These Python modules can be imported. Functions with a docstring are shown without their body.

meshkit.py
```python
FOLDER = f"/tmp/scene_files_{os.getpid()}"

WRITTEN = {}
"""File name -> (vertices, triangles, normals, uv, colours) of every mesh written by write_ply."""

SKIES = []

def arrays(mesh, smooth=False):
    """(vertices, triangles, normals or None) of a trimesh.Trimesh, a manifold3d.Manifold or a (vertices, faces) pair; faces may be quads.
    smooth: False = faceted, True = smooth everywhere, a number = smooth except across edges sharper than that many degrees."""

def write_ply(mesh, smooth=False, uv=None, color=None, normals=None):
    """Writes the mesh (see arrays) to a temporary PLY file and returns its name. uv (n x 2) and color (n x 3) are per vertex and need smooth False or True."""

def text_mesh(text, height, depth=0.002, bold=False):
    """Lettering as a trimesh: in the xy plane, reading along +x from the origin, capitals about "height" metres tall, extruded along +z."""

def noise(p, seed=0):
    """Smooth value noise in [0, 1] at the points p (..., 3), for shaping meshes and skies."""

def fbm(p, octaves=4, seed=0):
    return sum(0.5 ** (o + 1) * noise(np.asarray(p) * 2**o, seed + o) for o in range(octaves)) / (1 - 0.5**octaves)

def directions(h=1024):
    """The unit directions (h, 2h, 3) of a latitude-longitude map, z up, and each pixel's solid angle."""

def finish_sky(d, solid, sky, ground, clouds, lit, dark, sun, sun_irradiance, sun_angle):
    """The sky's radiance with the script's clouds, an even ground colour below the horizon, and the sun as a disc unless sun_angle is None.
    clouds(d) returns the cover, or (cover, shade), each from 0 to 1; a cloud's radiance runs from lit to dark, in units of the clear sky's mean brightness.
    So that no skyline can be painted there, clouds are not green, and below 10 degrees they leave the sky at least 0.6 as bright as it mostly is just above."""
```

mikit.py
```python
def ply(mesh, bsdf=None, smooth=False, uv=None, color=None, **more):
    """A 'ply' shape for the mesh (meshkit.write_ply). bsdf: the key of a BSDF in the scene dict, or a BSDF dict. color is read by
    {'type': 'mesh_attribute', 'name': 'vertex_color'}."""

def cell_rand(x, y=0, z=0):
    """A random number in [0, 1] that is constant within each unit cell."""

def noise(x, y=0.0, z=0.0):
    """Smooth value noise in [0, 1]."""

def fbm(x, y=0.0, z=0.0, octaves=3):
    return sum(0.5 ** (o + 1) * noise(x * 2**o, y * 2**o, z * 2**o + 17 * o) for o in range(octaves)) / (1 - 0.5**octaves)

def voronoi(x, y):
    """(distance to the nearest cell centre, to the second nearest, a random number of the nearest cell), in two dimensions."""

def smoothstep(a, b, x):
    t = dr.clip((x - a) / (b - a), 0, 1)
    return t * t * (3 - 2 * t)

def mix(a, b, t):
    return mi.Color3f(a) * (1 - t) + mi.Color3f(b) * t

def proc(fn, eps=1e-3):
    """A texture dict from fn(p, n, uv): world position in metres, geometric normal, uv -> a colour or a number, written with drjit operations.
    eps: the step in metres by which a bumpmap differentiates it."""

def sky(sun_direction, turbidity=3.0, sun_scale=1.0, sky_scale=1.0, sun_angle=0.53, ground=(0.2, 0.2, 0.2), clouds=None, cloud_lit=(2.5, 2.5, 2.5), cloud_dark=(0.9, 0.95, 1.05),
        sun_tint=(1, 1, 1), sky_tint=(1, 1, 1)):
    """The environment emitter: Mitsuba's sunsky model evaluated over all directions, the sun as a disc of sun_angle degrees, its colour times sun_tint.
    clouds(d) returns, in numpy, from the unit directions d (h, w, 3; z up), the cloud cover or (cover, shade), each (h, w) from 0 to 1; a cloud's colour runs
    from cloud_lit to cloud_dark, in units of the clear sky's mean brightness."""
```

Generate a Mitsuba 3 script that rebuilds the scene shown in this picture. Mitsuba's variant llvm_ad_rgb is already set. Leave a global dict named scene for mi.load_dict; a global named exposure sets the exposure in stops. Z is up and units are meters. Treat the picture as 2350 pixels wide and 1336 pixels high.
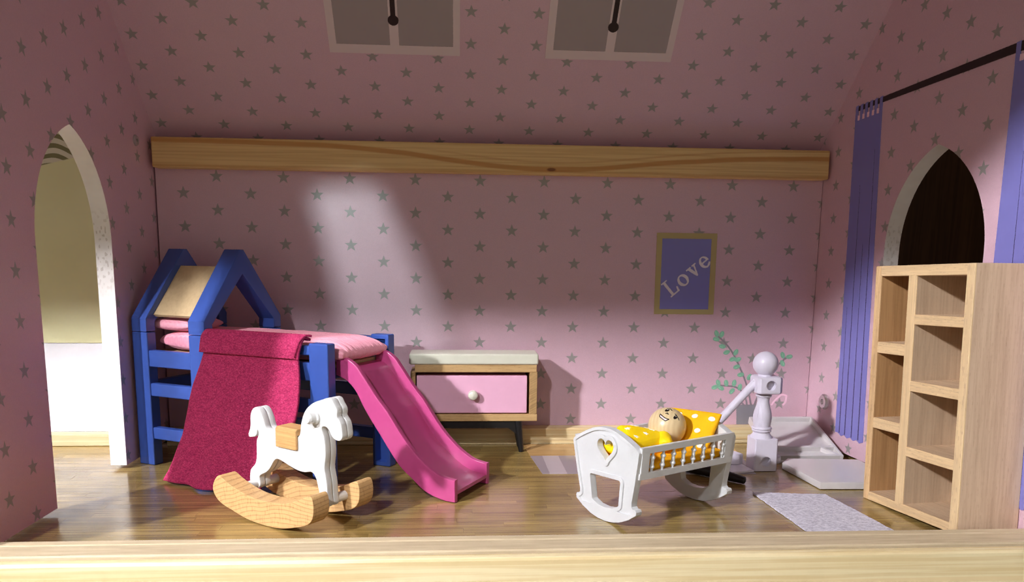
import math
import numpy as np, trimesh, manifold3d as m3
import mapbox_earcut as earcut
from shapely.geometry import Polygon, LineString, Point
from shapely import affinity
import drjit as dr
import mitsuba as mi
import mikit, meshkit
from mikit import noise, fbm, smoothstep, mix, proc

rng = np.random.default_rng(7)
scene, labels = {}, {}
T = mi.ScalarTransform4f

# ------------------------------------------------------------------ camera, light, exposure
EYE = np.array([0.21727, -0.31456, 0.14623])
YAW, PITCH, ROLL, FOCAL, CY = 0.07118, 0.16145, 0.01156, 1831.97, 881.0
fwd = np.array([math.sin(YAW) * math.cos(PITCH), math.cos(YAW) * math.cos(PITCH), -math.sin(PITCH)])
rgt = np.array([math.cos(YAW), -math.sin(YAW), 0.0])
upv = np.cross(rgt, fwd)
upr = -math.sin(ROLL) * rgt + math.cos(ROLL) * upv
scene['camera'] = {
    'type': 'perspective', 'fov': math.degrees(2 * math.atan(1175 / FOCAL)), 'fov_axis': 'x', 'near_clip': 0.01, 'far_clip': 50.0,
    'principal_point_offset_y': -(CY - 668) / 1336,
    'to_world': T().look_at(origin=EYE.tolist(), target=(EYE + fwd).tolist(), up=upr.tolist())}
exposure = 0.0
scene['shop_ambient'] = {'type': 'constant', 'radiance': {'type': 'rgb', 'value': [0.36, 0.335, 0.285]}}
LAMP_A = dict(at=np.array([0.42, 0.21, 0.07]), to=np.array([-0.70, -0.58, 0.425]), dist=1.9, power=[1950, 1940, 2060], r=0.045, snoot=0.0)
LAMP_B = dict(at=np.array([0.07, 0.12, 0.02]), to=np.array([-0.21, -0.77, 0.60]), dist=1.9, power=[1300, 1280, 1340], r=0.045, snoot=0.40)
PATCH_LAMP = dict(at=np.array([0.158, 0.30, 0.125]), to=np.array([-0.22, -0.95, 0.195]), dist=1.5, power=[56000, 64000, 66000], r=0.004, mask=[(0.107, 0.192), (0.160, 0.198), (0.218, 0.066), (0.142, 0.056)])  # added lamp, masked to lay a slanting light patch on the back wall


def srgb(r, g, b):
    c = np.array([r, g, b]) / 255.0
    return [float(x) for x in np.where(c <= 0.04045, c / 12.92, ((c + 0.055) / 1.055) ** 2.4)]


def rgb(*c):
    return {'type': 'rgb', 'value': srgb(*c)}


# ------------------------------------------------------------------ scene helpers
def key_of(name, parent=None):
    k = (parent + '__' if parent else '') + name
    if k not in used:
        used.add(k)
        return k
    i = 1
    while f'{k}_{i:03d}' in used:
        i += 1
    used.add(f'{k}_{i:03d}')
    return f'{k}_{i:03d}'


used = set()


def thing(name, label, category, group=None, kind=None):
    k = key_of(name)
    labels[k] = {'label': label, 'category': category}
    if group: labels[k]['group'] = group
    if kind: labels[k]['kind'] = kind
    return k


def part(name, mesh, bsdf, parent, smooth=35, label=None, kind=None, **kw):
    k = key_of(name, parent)
    scene[k] = mikit.ply(mesh, bsdf, smooth, **kw)
    if label: labels.setdefault(k, {})['label'] = label
    if kind: labels.setdefault(k, {})['kind'] = kind
    return k


def single(name, mesh, bsdf, label, category, smooth=35, group=None, kind=None, **kw):
    k = thing(name, label, category, group, kind)
    scene[k] = mikit.ply(mesh, bsdf, smooth, **kw)
    return k


def structure(name, mesh, bsdf, label, category, smooth=False, **kw):
    k = key_of(name)
    scene[k] = mikit.ply(mesh, bsdf, smooth, **kw)
    labels[k] = {'label': label, 'category': category, 'kind': 'structure'}
    return k


# ------------------------------------------------------------------ mesh helpers
class Frame:
    """local (u, v, z): u along angle a, v to the left of it, optional tilt of u towards z"""
    def __init__(s, x, y, a, tilt=0.0, z=0.0):
        s.x, s.y, s.a, s.tilt, s.z = x, y, a, tilt, z
        s.c, s.s = math.cos(a), math.sin(a)
        s.ct, s.st = math.cos(tilt), math.sin(tilt)

    def pts(f, P):
        P = np.asarray(P, float)
        u = P[:, 0] * f.ct - P[:, 2] * f.st
        z = P[:, 0] * f.st + P[:, 2] * f.ct
        return np.c_[f.x + u * f.c - P[:, 1] * f.s, f.y + u * f.s + P[:, 1] * f.c, f.z + z]

    def inv(f, p):
        dx, dy = p.x - f.x, p.y - f.y
        u, v, z = dx * f.c + dy * f.s, -dx * f.s + dy * f.c, p.z - f.z
        return u * f.ct + z * f.st, v, -u * f.st + z * f.ct

    def __call__(f, mesh):
        m = mesh.copy()
        m.vertices = f.pts(m.vertices)
        return m


WORLD = Frame(0, 0, 0)


def tm(v, f):
    return trimesh.Trimesh(np.asarray(v, float), np.asarray(f, int), process=False)


def cat(*ms):
    return trimesh.util.concatenate([m for m in ms])


def from_man(m):
    a = m.to_mesh()
    return tm(a.vert_properties[:, :3], a.tri_verts)


def to_man(t):
    return m3.Manifold(m3.Mesh(np.asarray(t.vertices, np.float32), np.asarray(t.faces, np.uint32)))


def rbox(u0, u1, v0, v1, z0, z1, r=0.0006, sub=1):
    s = trimesh.creation.icosphere(sub, r).vertices
    P = []
    for a in (u0 + r, u1 - r):
        for b in (v0 + r, v1 - r):
            for c in (z0 + r, z1 - r):
                P.append(s + [a, b, c])
    return from_man(m3.Manifold.hull_points(np.vstack(P).astype(np.float32)))


def plainbox(u0, u1, v0, v1, z0, z1):
    return trimesh.creation.box(bounds=[[u0, v0, z0], [u1, v1, z1]])


def hull(*P):
    return from_man(m3.Manifold.hull_points(np.vstack(P).astype(np.float32)))


def ball(c, r, sub=2):
    m = trimesh.creation.icosphere(sub, r)
    m.vertices = m.vertices + np.asarray(c)
    return m


def smooth_closed(P, n=160, s=0.0):
    from scipy.interpolate import splprep, splev
    P = np.asarray(P, float)
    P = np.vstack([P, P[:1]])
    tck, _ = splprep(P.T, per=True, s=s * len(P), k=3)
    return np.array(splev(np.linspace(0, 1, n, endpoint=False), tck)).T


def smooth_open(P, n=40):
    from scipy.interpolate import PchipInterpolator
    P = np.asarray(P, float)
    d = np.r_[0, np.cumsum(np.hypot(*np.diff(P, axis=0).T))]
    t = np.linspace(0, d[-1], n)
    return np.c_[PchipInterpolator(d, P[:, 0])(t), PchipInterpolator(d, P[:, 1])(t)]


def ccw(P):
    P = np.asarray(P, float)
    x, y = P[:, 0], P[:, 1]
    return P if (x * np.roll(y, -1) - np.roll(x, -1) * y).sum() > 0 else P[::-1]


def prism(outer, w0, w1, c=0.0005, holes=(), axis='v'):
    """polygon (a, b) extruded from w0 to w1 with rounded rims of size c; axis 'v': a=u, b=z; axis 'u': a=v, b=z; axis 'z': a=u, b=v"""
    loops = [ccw(outer)] + [ccw(h)[::-1] for h in holes]
    V, F, caps = [], [], ([], [])
    base = 0
    prof = [(c, w0), (0.3 * c, w0 + 0.3 * c), (0, w0 + c), (0, w1 - c), (0.3 * c, w1 - 0.3 * c), (c, w1)] if c > 0 else [(0, w0), (0, w1)]
    for L in loops:
        e = np.roll(L, -1, 0) - L
        e /= np.linalg.norm(e, axis=1, keepdims=True) + 1e-15
        n = np.c_[e[:, 1], -e[:, 0]]
        m = n + np.roll(n, 1, 0)
        m /= np.maximum((m * n).sum(1, keepdims=True), 0.35)
        k = len(L)
        for off, w in prof:
            V.append(np.c_[L - m * off, np.full(k, w)])
        for r in range(len(prof) - 1):
            i = np.arange(k)
            j = (i + 1) % k
            a, b = base + r * k, base + (r + 1) * k
            F.append(np.c_[a + i, a + j, b + j])
            F.append(np.c_[a + i, b + j, b + i])
        caps[0].append((base, k))
        caps[1].append((base + (len(prof) - 1) * k, k))
        base += k * len(prof)
    V = np.vstack(V)
    for which, cl in enumerate(caps):
        idx = np.concatenate([np.arange(b, b + k) for b, k in cl])
        tri = earcut.triangulate_float64(np.ascontiguousarray(V[idx, :2]), np.cumsum([k for _, k in cl]).astype(np.uint32)).reshape(-1, 3)
        f = idx[tri]
        a, b, d = V[f[:, 0], :2], V[f[:, 1], :2], V[f[:, 2], :2]
        area = (b[:, 0] - a[:, 0]) * (d[:, 1] - a[:, 1]) - (b[:, 1] - a[:, 1]) * (d[:, 0] - a[:, 0])
        want = 1 if which else -1
        f = np.where((area * want > 0)[:, None], f, f[:, ::-1])
        F.append(f)
    F = np.vstack(F)
    if axis == 'v':
        V = V[:, [0, 2, 1]]
        F = F[:, ::-1]
    elif axis == 'u':
        V = V[:, [2, 0, 1]]
    return tm(V, F)


def lathe(prof, c=(0, 0, 0), n=40):
    """(radius, height) pairs, revolved round z"""
    m = trimesh.creation.revolve(np.asarray(prof, float), sections=n)
    m.vertices = m.vertices + np.asarray(c)
    return m


def tube(P, r, n=14, caps=True):
    P = np.asarray(P, float)
    r = np.broadcast_to(r, (len(P),))
    t = np.gradient(P, axis=0)
    t /= np.linalg.norm(t, axis=1, keepdims=True)
    ref = np.array([0, 0, 1.0]) if abs(t[0, 2]) < 0.9 else np.array([1.0, 0, 0])
    V = []
    for k in range(len(P)):
        a = np.cross(t[k], ref); a /= np.linalg.norm(a)
        b = np.cross(t[k], a)
        th = np.arange(n) * 2 * np.pi / n
        V.append(P[k] + r[k] * (np.cos(th)[:, None] * a + np.sin(th)[:, None] * b))
    V = np.vstack(V)
    F = []
    for k in range(len(P) - 1):
        i = np.arange(n); j = (i + 1) % n
        F += [np.c_[k * n + i, (k + 1) * n + j, k * n + j], np.c_[k * n + i, (k + 1) * n + i, (k + 1) * n + j]]
    F = np.vstack(F)
    if caps:
        m = len(V)
        V = np.vstack([V, P[:1], P[-1:]])
        i = np.arange(n); j = (i + 1) % n
        e = (len(P) - 1) * n
        F = np.vstack([F, np.c_[np.full(n, m), i, j], np.c_[np.full(n, m + 1), e + j, e + i]])
    m = tm(V, F)
    m.fix_normals()
    return m


def capsule_ends(P, r, end, n=14):
    """a tube whose two ends are rounded"""
    P = np.asarray(P, float)
    d0 = (P[0] - P[1]) / np.linalg.norm(P[0] - P[1]); d1 = (P[-1] - P[-2]) / np.linalg.norm(P[-1] - P[-2])
    r = np.broadcast_to(r, (len(P),)).astype(float)
    a = np.array([0.25, 0.6, 0.85, 1.0]); h = np.sqrt(1 - (1 - np.sqrt(1 - a ** 2)) * 0 - a ** 2)
    pre = [P[0] + d0 * end * hh for hh in h[:-1]]; post = [P[-1] + d1 * end * hh for hh in h[:-1]][::-1]
    return tube(np.vstack([pre, P, post]), np.r_[r[0] * a[:-1], r, r[-1] * a[:-1][::-1]], n)


def grid_cloth(S, th):
    """S: (n, m, 3) grid of points -> closed sheet of thickness th"""
    n, m, _ = S.shape
    du = np.gradient(S, axis=0); dv = np.gradient(S, axis=1)
    N = np.cross(du, dv); N /= np.linalg.norm(N, axis=2, keepdims=True) + 1e-12
    A, Bv = (S + N * th / 2).reshape(-1, 3), (S - N * th / 2).reshape(-1, 3)
    i, j = np.meshgrid(np.arange(n - 1), np.arange(m - 1), indexing='ij')
    q = np.stack([i * m + j, (i + 1) * m + j, (i + 1) * m + j + 1, i * m + j + 1], -1).reshape(-1, 4)
    tri = np.vstack([q[:, [0, 1, 2]], q[:, [0, 2, 3]]])
    o = n * m
    F = [tri, tri[:, ::-1] + o]
    rim = np.r_[np.arange(m), np.arange(1, n) * m + m - 1, (n - 1) * m + np.arange(m - 2, -1, -1), np.arange(n - 2, 0, -1) * m]
    k = np.roll(rim, -1)
    F += [np.c_[rim, k + o, k][:, ::-1] * 1, np.c_[rim, rim + o, k + o][:, ::-1] * 1]
    t = tm(np.vstack([A, Bv]), np.vstack(F))
    t.fix_normals()
    return t


def cushion(su, sv, h, n=26, p=2.6, edge=0.0006, seed=0, wr=0.0004):
    """a stuffed pad, su x sv, h thick at the middle"""
    a = np.sin(np.linspace(-np.pi / 2, np.pi / 2, n))
    U, V = np.meshgrid(a, a, indexing='ij')
    f = np.clip((1 - np.abs(U) ** p) * (1 - np.abs(V) ** p), 0, 1) ** 0.42
    X, Y = U * su / 2 * (1 - 0.05 * (1 - f) * V ** 2 * 0), V * sv / 2
    w = (meshkit.fbm(np.stack([X * 160, Y * 160, X * 0], -1), 3, seed) - 0.5) * 2 * wr * f
    top = np.stack([X, Y, edge / 2 + h / 2 * f + w], -1)
    bot = np.stack([X, Y, -edge / 2 - h / 2 * f], -1)
    k = n * n
    i, j = np.meshgrid(np.arange(n - 1), np.arange(n - 1), indexing='ij')
    q = np.stack([i * n + j, (i + 1) * n + j, (i + 1) * n + j + 1, i * n + j + 1], -1).reshape(-1, 4)
    tri = np.vstack([q[:, [0, 1, 2]], q[:, [0, 2, 3]]])
    rim = np.r_[np.arange(n), np.arange(1, n) * n + n - 1, (n - 1) * n + np.arange(n - 2, -1, -1), np.arange(n - 2, 0, -1) * n]
    nx = np.roll(rim, -1)
    m = tm(np.vstack([top.reshape(-1, 3), bot.reshape(-1, 3)]), np.vstack([tri, tri[:, ::-1] + k, np.c_[rim, rim + k, nx + k], np.c_[rim, nx + k, nx]]))
    m.fix_normals()
    return m


def flat_poly(poly, place, th=0.0003):
    """a shapely shape (a, b) laid as thin print: place(a, b, w) -> xyz"""
    out = []
    for g in getattr(poly, 'geoms', [poly]):
        if g.is_empty: continue
        m = trimesh.creation.extrude_polygon(g, th, engine='earcut')
        m.vertices = place(m.vertices)
        m.fix_normals()
        out.append(m)
    return cat(*out)


# ------------------------------------------------------------------ materials
def principled(color, rough=0.5, spec=0.5, **kw):
    return {'type': 'principled', 'base_color': color, 'roughness': rough, 'specular': spec, **kw}


def mat(name, b, two=True):
    scene[name] = {'type': 'twosided', 'bsdf': b} if two else b
    return name


def star_mask(x, y, ox, oy, P, Q, R, skew=0.0):
    """1 inside the printed stars of a staggered lattice"""
    y = y + skew * (x - ox)
    out = mi.Float(0)
    for sx, sy in ((0.0, 0.0), (0.5, 0.5)):
        gx, gy = (x - ox) / P - sx, (y - oy) / Q - sy
        dx = (gx - dr.floor(gx + 0.5)) * P
        dy = (gy - dr.floor(gy + 0.5)) * Q
        rr = dr.sqrt(dx * dx + dy * dy)
        a = dr.atan2(dx, dy)
        k = dr.floor(a / (2 * np.pi / 5) + 0.5)
        a = dr.abs(a - k * (2 * np.pi / 5))
        px, py = rr * dr.cos(a), rr * dr.sin(a)
        ri = 0.41 * R
        bx, by = ri * math.cos(math.pi / 5), ri * math.sin(math.pi / 5)
        # signed distance to the edge from the tip (R, 0) to the notch (bx, by)
        ex, ey = bx - R, by
        L = math.hypot(ex, ey)
        d = ((px - R) * ey - py * ex) / L
        out = dr.maximum(out, smoothstep(0.00012, -0.00012, d))
    return out


PINK, STAR = srgb(206, 172, 184), srgb(152, 146, 143)


def paper(name, ox, oy, P, Q, R, skew=0.0):
    def fn(p, n, uv):
        m = star_mask(uv.x, uv.y, ox, oy, P, Q, R, skew)
        g = 0.97 + 0.06 * noise(uv.x * 2500, uv.y * 2500)
        return mix(PINK, STAR, m) * g
    mat(name, principled(proc(fn), 0.34, 0.45))


paper('paper_back', -0.00584, 0.19979, 0.04825, 0.02429, 0.0050)
paper('paper_slope', 0.02759, 0.07797, 0.04439, 0.02235, 0.0046)
paper('paper_left', 0.190, 0.1092, 0.0465, 0.0256, 0.0050, -0.09)
paper('paper_right', 0.1279, 0.2425, 0.0438, 0.0243, 0.0048, -0.06)


def wood_fn(frame, along, base, dark, s=1.0, fleck=0.25, contrast=1.0, edge=None):
    """grain stretched along one local axis (0, 1, 2)"""
    base, dark = srgb(*base), srgb(*dark)

    def fn(p, n, uv):
        q = frame.inv(p)
        a = q[along]
        b, c = [q[i] for i in range(3) if i != along]
        w = fbm(a * 25 * s, b * 160 * s, c * 160 * s, 2) * 3
        g = fbm(a * 40 * s + w, b * 900 * s + w, c * 900 * s, 3)
        h = fbm(a * 14 * s, b * 190 * s, c * 190 * s + 5, 2)
        t = smoothstep(0.30, 0.75, g) * 0.55 + smoothstep(0.35, 0.7, h) * 0.45
        f = smoothstep(0.74, 0.82, noise(a * 330 * s, b * 2400 * s, c * 2400 * s)) * fleck
        if edge is not None:  # sawn front edges of the boards are paler
            e = smoothstep(0.0010, 0.0007, q[1])
            return mix(mix(base, dark, dr.clip((t - 0.1) * 0.7 * contrast + f, 0, 1)), mix(srgb(*edge), dark, 0.35 * t + f), e)
        return mix(base, dark, dr.clip((t - 0.1) * 0.7 * contrast + f, 0, 1))
    return fn


mat('white_plastic', principled(rgb(214, 215, 213), 0.28, 0.5, clearcoat=0.3, clearcoat_gloss=0.8))
mat('cradle_plastic', principled(rgb(200, 202, 202), 0.28, 0.5))
mat('ivory_plastic', principled(rgb(203, 199, 197), 0.26, 0.5))
mat('lilac_white', principled(rgb(208, 203, 216), 0.22, 0.5))
mat('blue_plastic', principled(rgb(52, 78, 148), 0.27, 0.5))
mat('pink_plastic', principled(rgb(178, 70, 122), 0.24, 0.5))
mat('black_plastic', principled(rgb(16, 16, 18), 0.35, 0.5))
mat('zinc', {'type': 'roughconductor', 'material': 'Al', 'alpha': 0.3})
mat('cream_lacquer', principled(rgb(200, 200, 182), 0.3, 0.5))
mat('drawer_pink', principled(rgb(216, 165, 188), 0.38, 0.5))
mat('gap_dark', principled(rgb(18, 14, 12), 0.8, 0.2))
mat('frame_gold', principled(rgb(176, 160, 108), 0.4, 0.4))
mat('violet_print', principled(rgb(122, 120, 186), 0.36, 0.45))
mat('letter_print', principled(rgb(222, 214, 220), 0.4, 0.4))
mat('rod_print', principled(rgb(34, 18, 20), 0.4, 0.4))
mat('window_white', principled(rgb(214, 196, 196), 0.4, 0.4))
mat('window_gray', principled(rgb(158, 146, 146), 0.4, 0.4))
mat('pot_gray', principled(rgb(134, 132, 138), 0.4, 0.4))
mat('stem_gray', principled(rgb(138, 128, 134), 0.4, 0.4))
mat('leaf_green', principled(rgb(132, 184, 154), 0.4, 0.4))
mat('leaf_light', principled(rgb(150, 204, 172), 0.4, 0.4))
mat('light_pink', principled(rgb(246, 206, 222), 0.35, 0.4))
mat('dark_fold', principled(rgb(62, 54, 98), 0.4, 0.4))
mat('face_ink', principled(rgb(24, 16, 14), 0.4, 0.4))
mat('mouth_pink', principled(rgb(244, 204, 206), 0.4, 0.4))
mat('star_white', principled(rgb(250, 248, 232), 0.6, 0.3))
mat('dress_plain', principled(rgb(250, 214, 14), 0.55, 0.4))
mat('lamp_housing', principled(rgb(30, 30, 32), 0.5, 0.4))
mat('outer_roof', principled(rgb(150, 110, 110), 0.6, 0.4))


def lining_fn(p, n, uv):
    rough = smoothstep(0.62, 0.74, noise(p.x * 900, p.y * 900, p.z * 420)) * smoothstep(0.11, 0.14, p.z) * smoothstep(0.175, 0.155, p.z)
    return mix(srgb(236, 232, 228), srgb(196, 188, 180), rough * 0.8 + 0.15 * noise(p.x * 300, p.y * 300, p.z * 300))


mat('lining_white', principled(proc(lining_fn), 0.4, 0.4))


def felt_fn(p, n, uv):
    f = smoothstep(0.2, 0.8, fbm(p.x * 1300, p.y * 1300, p.z * 1300, 3)) * 0.7 + 0.3 * fbm(p.x * 300, p.y * 300, p.z * 300, 2)
    k = smoothstep(0.80, 0.9, noise(p.x * 2600, p.y * 2600, p.z * 1700))
    return mix(mix(srgb(126, 30, 62), srgb(182, 56, 98), f), srgb(226, 110, 150), k * 0.55)


mat('red_felt', principled(proc(felt_fn), 0.95, 0.15, sheen=0.6, sheen_tint=0.6))


def felt_white_fn(p, n, uv):
    f = fbm(p.x * 700, p.y * 1400, p.z * 300, 3)
    return mix(srgb(160, 156, 168), srgb(208, 205, 214), smoothstep(0.25, 0.7, f))


mat('white_felt', principled(proc(felt_white_fn), 0.95, 0.15, sheen=0.4))


BED = Frame(-0.0012, 0.2392, -0.4835)
HORSE = Frame(0.1135, 0.1061, -0.6489, -0.0075)
CRADLE = Frame(0.3002, 0.1067, -1.0315, 0.05)
SHELF = Frame(0.4682, 0.1449, -1.4318, 0.04)


def knit_fn(p, n, uv):
    u, v, z = BED.inv(p)
    r = 0.5 + 0.5 * dr.sin(v * 2 * np.pi / 0.0016 + 0.8 * dr.sin(u * 2 * np.pi / 0.004))
    return mix(srgb(222, 138, 158), srgb(244, 178, 192), r * 0.6 + 0.4 * fbm(u * 600, v * 600, z * 600, 2))


mat('pink_knit', {'type': 'bumpmap', 'nested': proc(lambda p, n, uv: 0.5 + 0.5 * dr.sin(BED.inv(p)[1] * 2 * np.pi / 0.0016), eps=1e-4), 'scale': 0.00005,
                  'bsdf': principled(proc(knit_fn), 0.9, 0.2, sheen=0.4)})


def dots_fn(p, n, uv):
    x, y = uv.x / 0.0115, uv.y / 0.0095
    row = dr.floor(y)
    x = x + 0.5 * (row - 2 * dr.floor(row / 2))
    dx, dy = (x - dr.floor(x) - 0.5) * 0.0115, (y - dr.floor(y) - 0.5) * 0.0095
    d = dr.sqrt(dx * dx * 0.6 + dy * dy)
    weave = 0.94 + 0.1 * noise(uv.x * 5000, uv.y * 5000)
    return mix(srgb(240, 178, 18), srgb(250, 240, 214), smoothstep(0.0018, 0.0014, d)) * weave


mat('dotted_yellow', principled(proc(dots_fn), 0.85, 0.25, sheen=0.3))
mat('plain_yellow', principled(proc(lambda p, n, uv: mix(srgb(214, 146, 10), srgb(240, 180, 20), fbm(p.x * 500, p.y * 500, p.z * 500, 2))), 0.85, 0.25))

BEECH, BEECH_D = (216, 182, 140), (178, 138, 98)
mat('beech_side', principled(proc(wood_fn(SHELF, 2, (204, 178, 150), (176, 146, 118), 1.0, 0.3, 0.9, (218, 190, 146))), 0.5, 0.35))
mat('beech_edge', principled(proc(wood_fn(SHELF, 2, (186, 162, 134), (156, 130, 104), 1.2, 0.2, 0.8, (222, 192, 146))), 0.5, 0.35))
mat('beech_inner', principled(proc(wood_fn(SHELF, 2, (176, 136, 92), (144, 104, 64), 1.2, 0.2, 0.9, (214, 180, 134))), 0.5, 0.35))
mat('beech_flat', principled(proc(wood_fn(SHELF, 0, (192, 166, 136), (160, 132, 104), 1.2, 0.3, 0.9, (222, 192, 146))), 0.5, 0.35))
mat('beech_back', principled(proc(wood_fn(SHELF, 2, (204, 178, 150), (176, 148, 120), 1.6, 0.15, 0.7)), 0.55, 0.3))
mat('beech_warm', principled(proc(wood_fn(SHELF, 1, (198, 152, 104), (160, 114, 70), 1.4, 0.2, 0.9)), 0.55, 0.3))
mat('dresser_wood', principled(proc(wood_fn(WORLD, 0, (186, 154, 106), (150, 112, 68), 1.0, 0.4, 1.0)), 0.45, 0.4))
mat('dresser_end', principled(proc(wood_fn(Frame(0.27, 0.262, 0, 0.5), 0, (172, 140, 94), (122, 92, 56), 1.5, 0.0, 1.3)), 0.5, 0.4))
mat('plywood', principled(proc(wood_fn(BED, 2, (196, 172, 132), (178, 152, 112), 0.8, 0.12, 0.8)), 0.5, 0.35))
mat('horse_wood', principled(proc(wood_fn(HORSE, 0, (200, 160, 106), (164, 118, 68), 0.9, 0.25, 0.9)), 0.5, 0.35))


def rocker_fn(p, n, uv):
    u, v, z = HORSE.inv(p)
    w = fbm(u * 60, v * 40, z * 60, 2) * 0.004
    d = dr.sqrt(dr.square(u * 0.55 - 0.02) + dr.square(z + 0.035)) + w
    k = d / 0.0022
    k = k - dr.floor(k)
    ring = smoothstep(0.55, 0.92, k) * smoothstep(1.0, 0.93, k)
    medullary = smoothstep(0.6, 0.8, noise(u * 1500, v * 1500, z * 260)) * 0.22
    return mix(srgb(204, 166, 114), srgb(150, 104, 58), dr.clip(ring * 0.42 + medullary + 0.15 * fbm(u * 120, v * 600, z * 500, 2), 0, 1))


mat('rocker_wood', principled(proc(rocker_fn), 0.5, 0.35))


def head_fn(p, n, uv):
    u, v, z = CRADLE.inv(p)
    d = dr.sqrt(dr.square(u + 0.03) + dr.square(v - 0.03))
    k = dr.sin((d + 0.0015 * fbm(u * 150, v * 150, z * 150, 2)) * 2 * np.pi / 0.0024)
    return mix(srgb(216, 196, 154), srgb(190, 164, 120), 0.4 + 0.14 * k)


mat('head_wood', principled(proc(head_fn), 0.3, 0.5))


def beam_fn(p, n, uv):
    zc = 0.2232 - 0.0135 * dr.exp(-dr.square((p.x - 0.285) / 0.105)) - 0.0035 * smoothstep(0.05, 0.5, p.x)
    wob = (fbm(p.x * 30, 1.0, 0.0, 2) - 0.5) * 0.0012
    d = dr.abs(p.z - zc - wob)
    streak = smoothstep(0.0024, 0.0010, d) * 0.75
    z2 = zc + 0.0050 + 0.3 * wob
    s2 = smoothstep(0.0011, 0.0003, dr.abs(p.z - z2)) * 0.35 * smoothstep(0.16, 0.26, p.x)
    low = smoothstep(0.0015, 0.0004, dr.abs(p.z - 0.2058 - wob)) * 0.4
    kn = smoothstep(1.0, 0.5, dr.sqrt(dr.square((p.x - 0.2875) / 0.0042) + dr.square((p.z - 0.2078) / 0.0016)))
    fine = fbm(p.x * 18, p.y * 300, p.z * 900, 3)
    c = mix(srgb(216, 184, 126), srgb(194, 156, 96), smoothstep(0.35, 0.7, fine) * 0.6)
    return mix(mix(c, srgb(176, 118, 50), dr.clip(streak + s2 + low, 0, 1)), srgb(110, 60, 24), kn * 0.9)


mat('pine_beam', principled(proc(beam_fn), 0.5, 0.4))


def strip_fn(p, n, uv):
    fine = fbm(p.x * 14, p.y * 500, p.z * 500, 3)
    s = smoothstep(0.60, 0.75, fbm(p.x * 4, p.y * 150 + 3, p.z * 230, 2)) * 0.3
    return mix(mix(srgb(222, 206, 164), srgb(208, 186, 138), smoothstep(0.3, 0.7, fine)), srgb(204, 166, 104), s)


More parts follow.
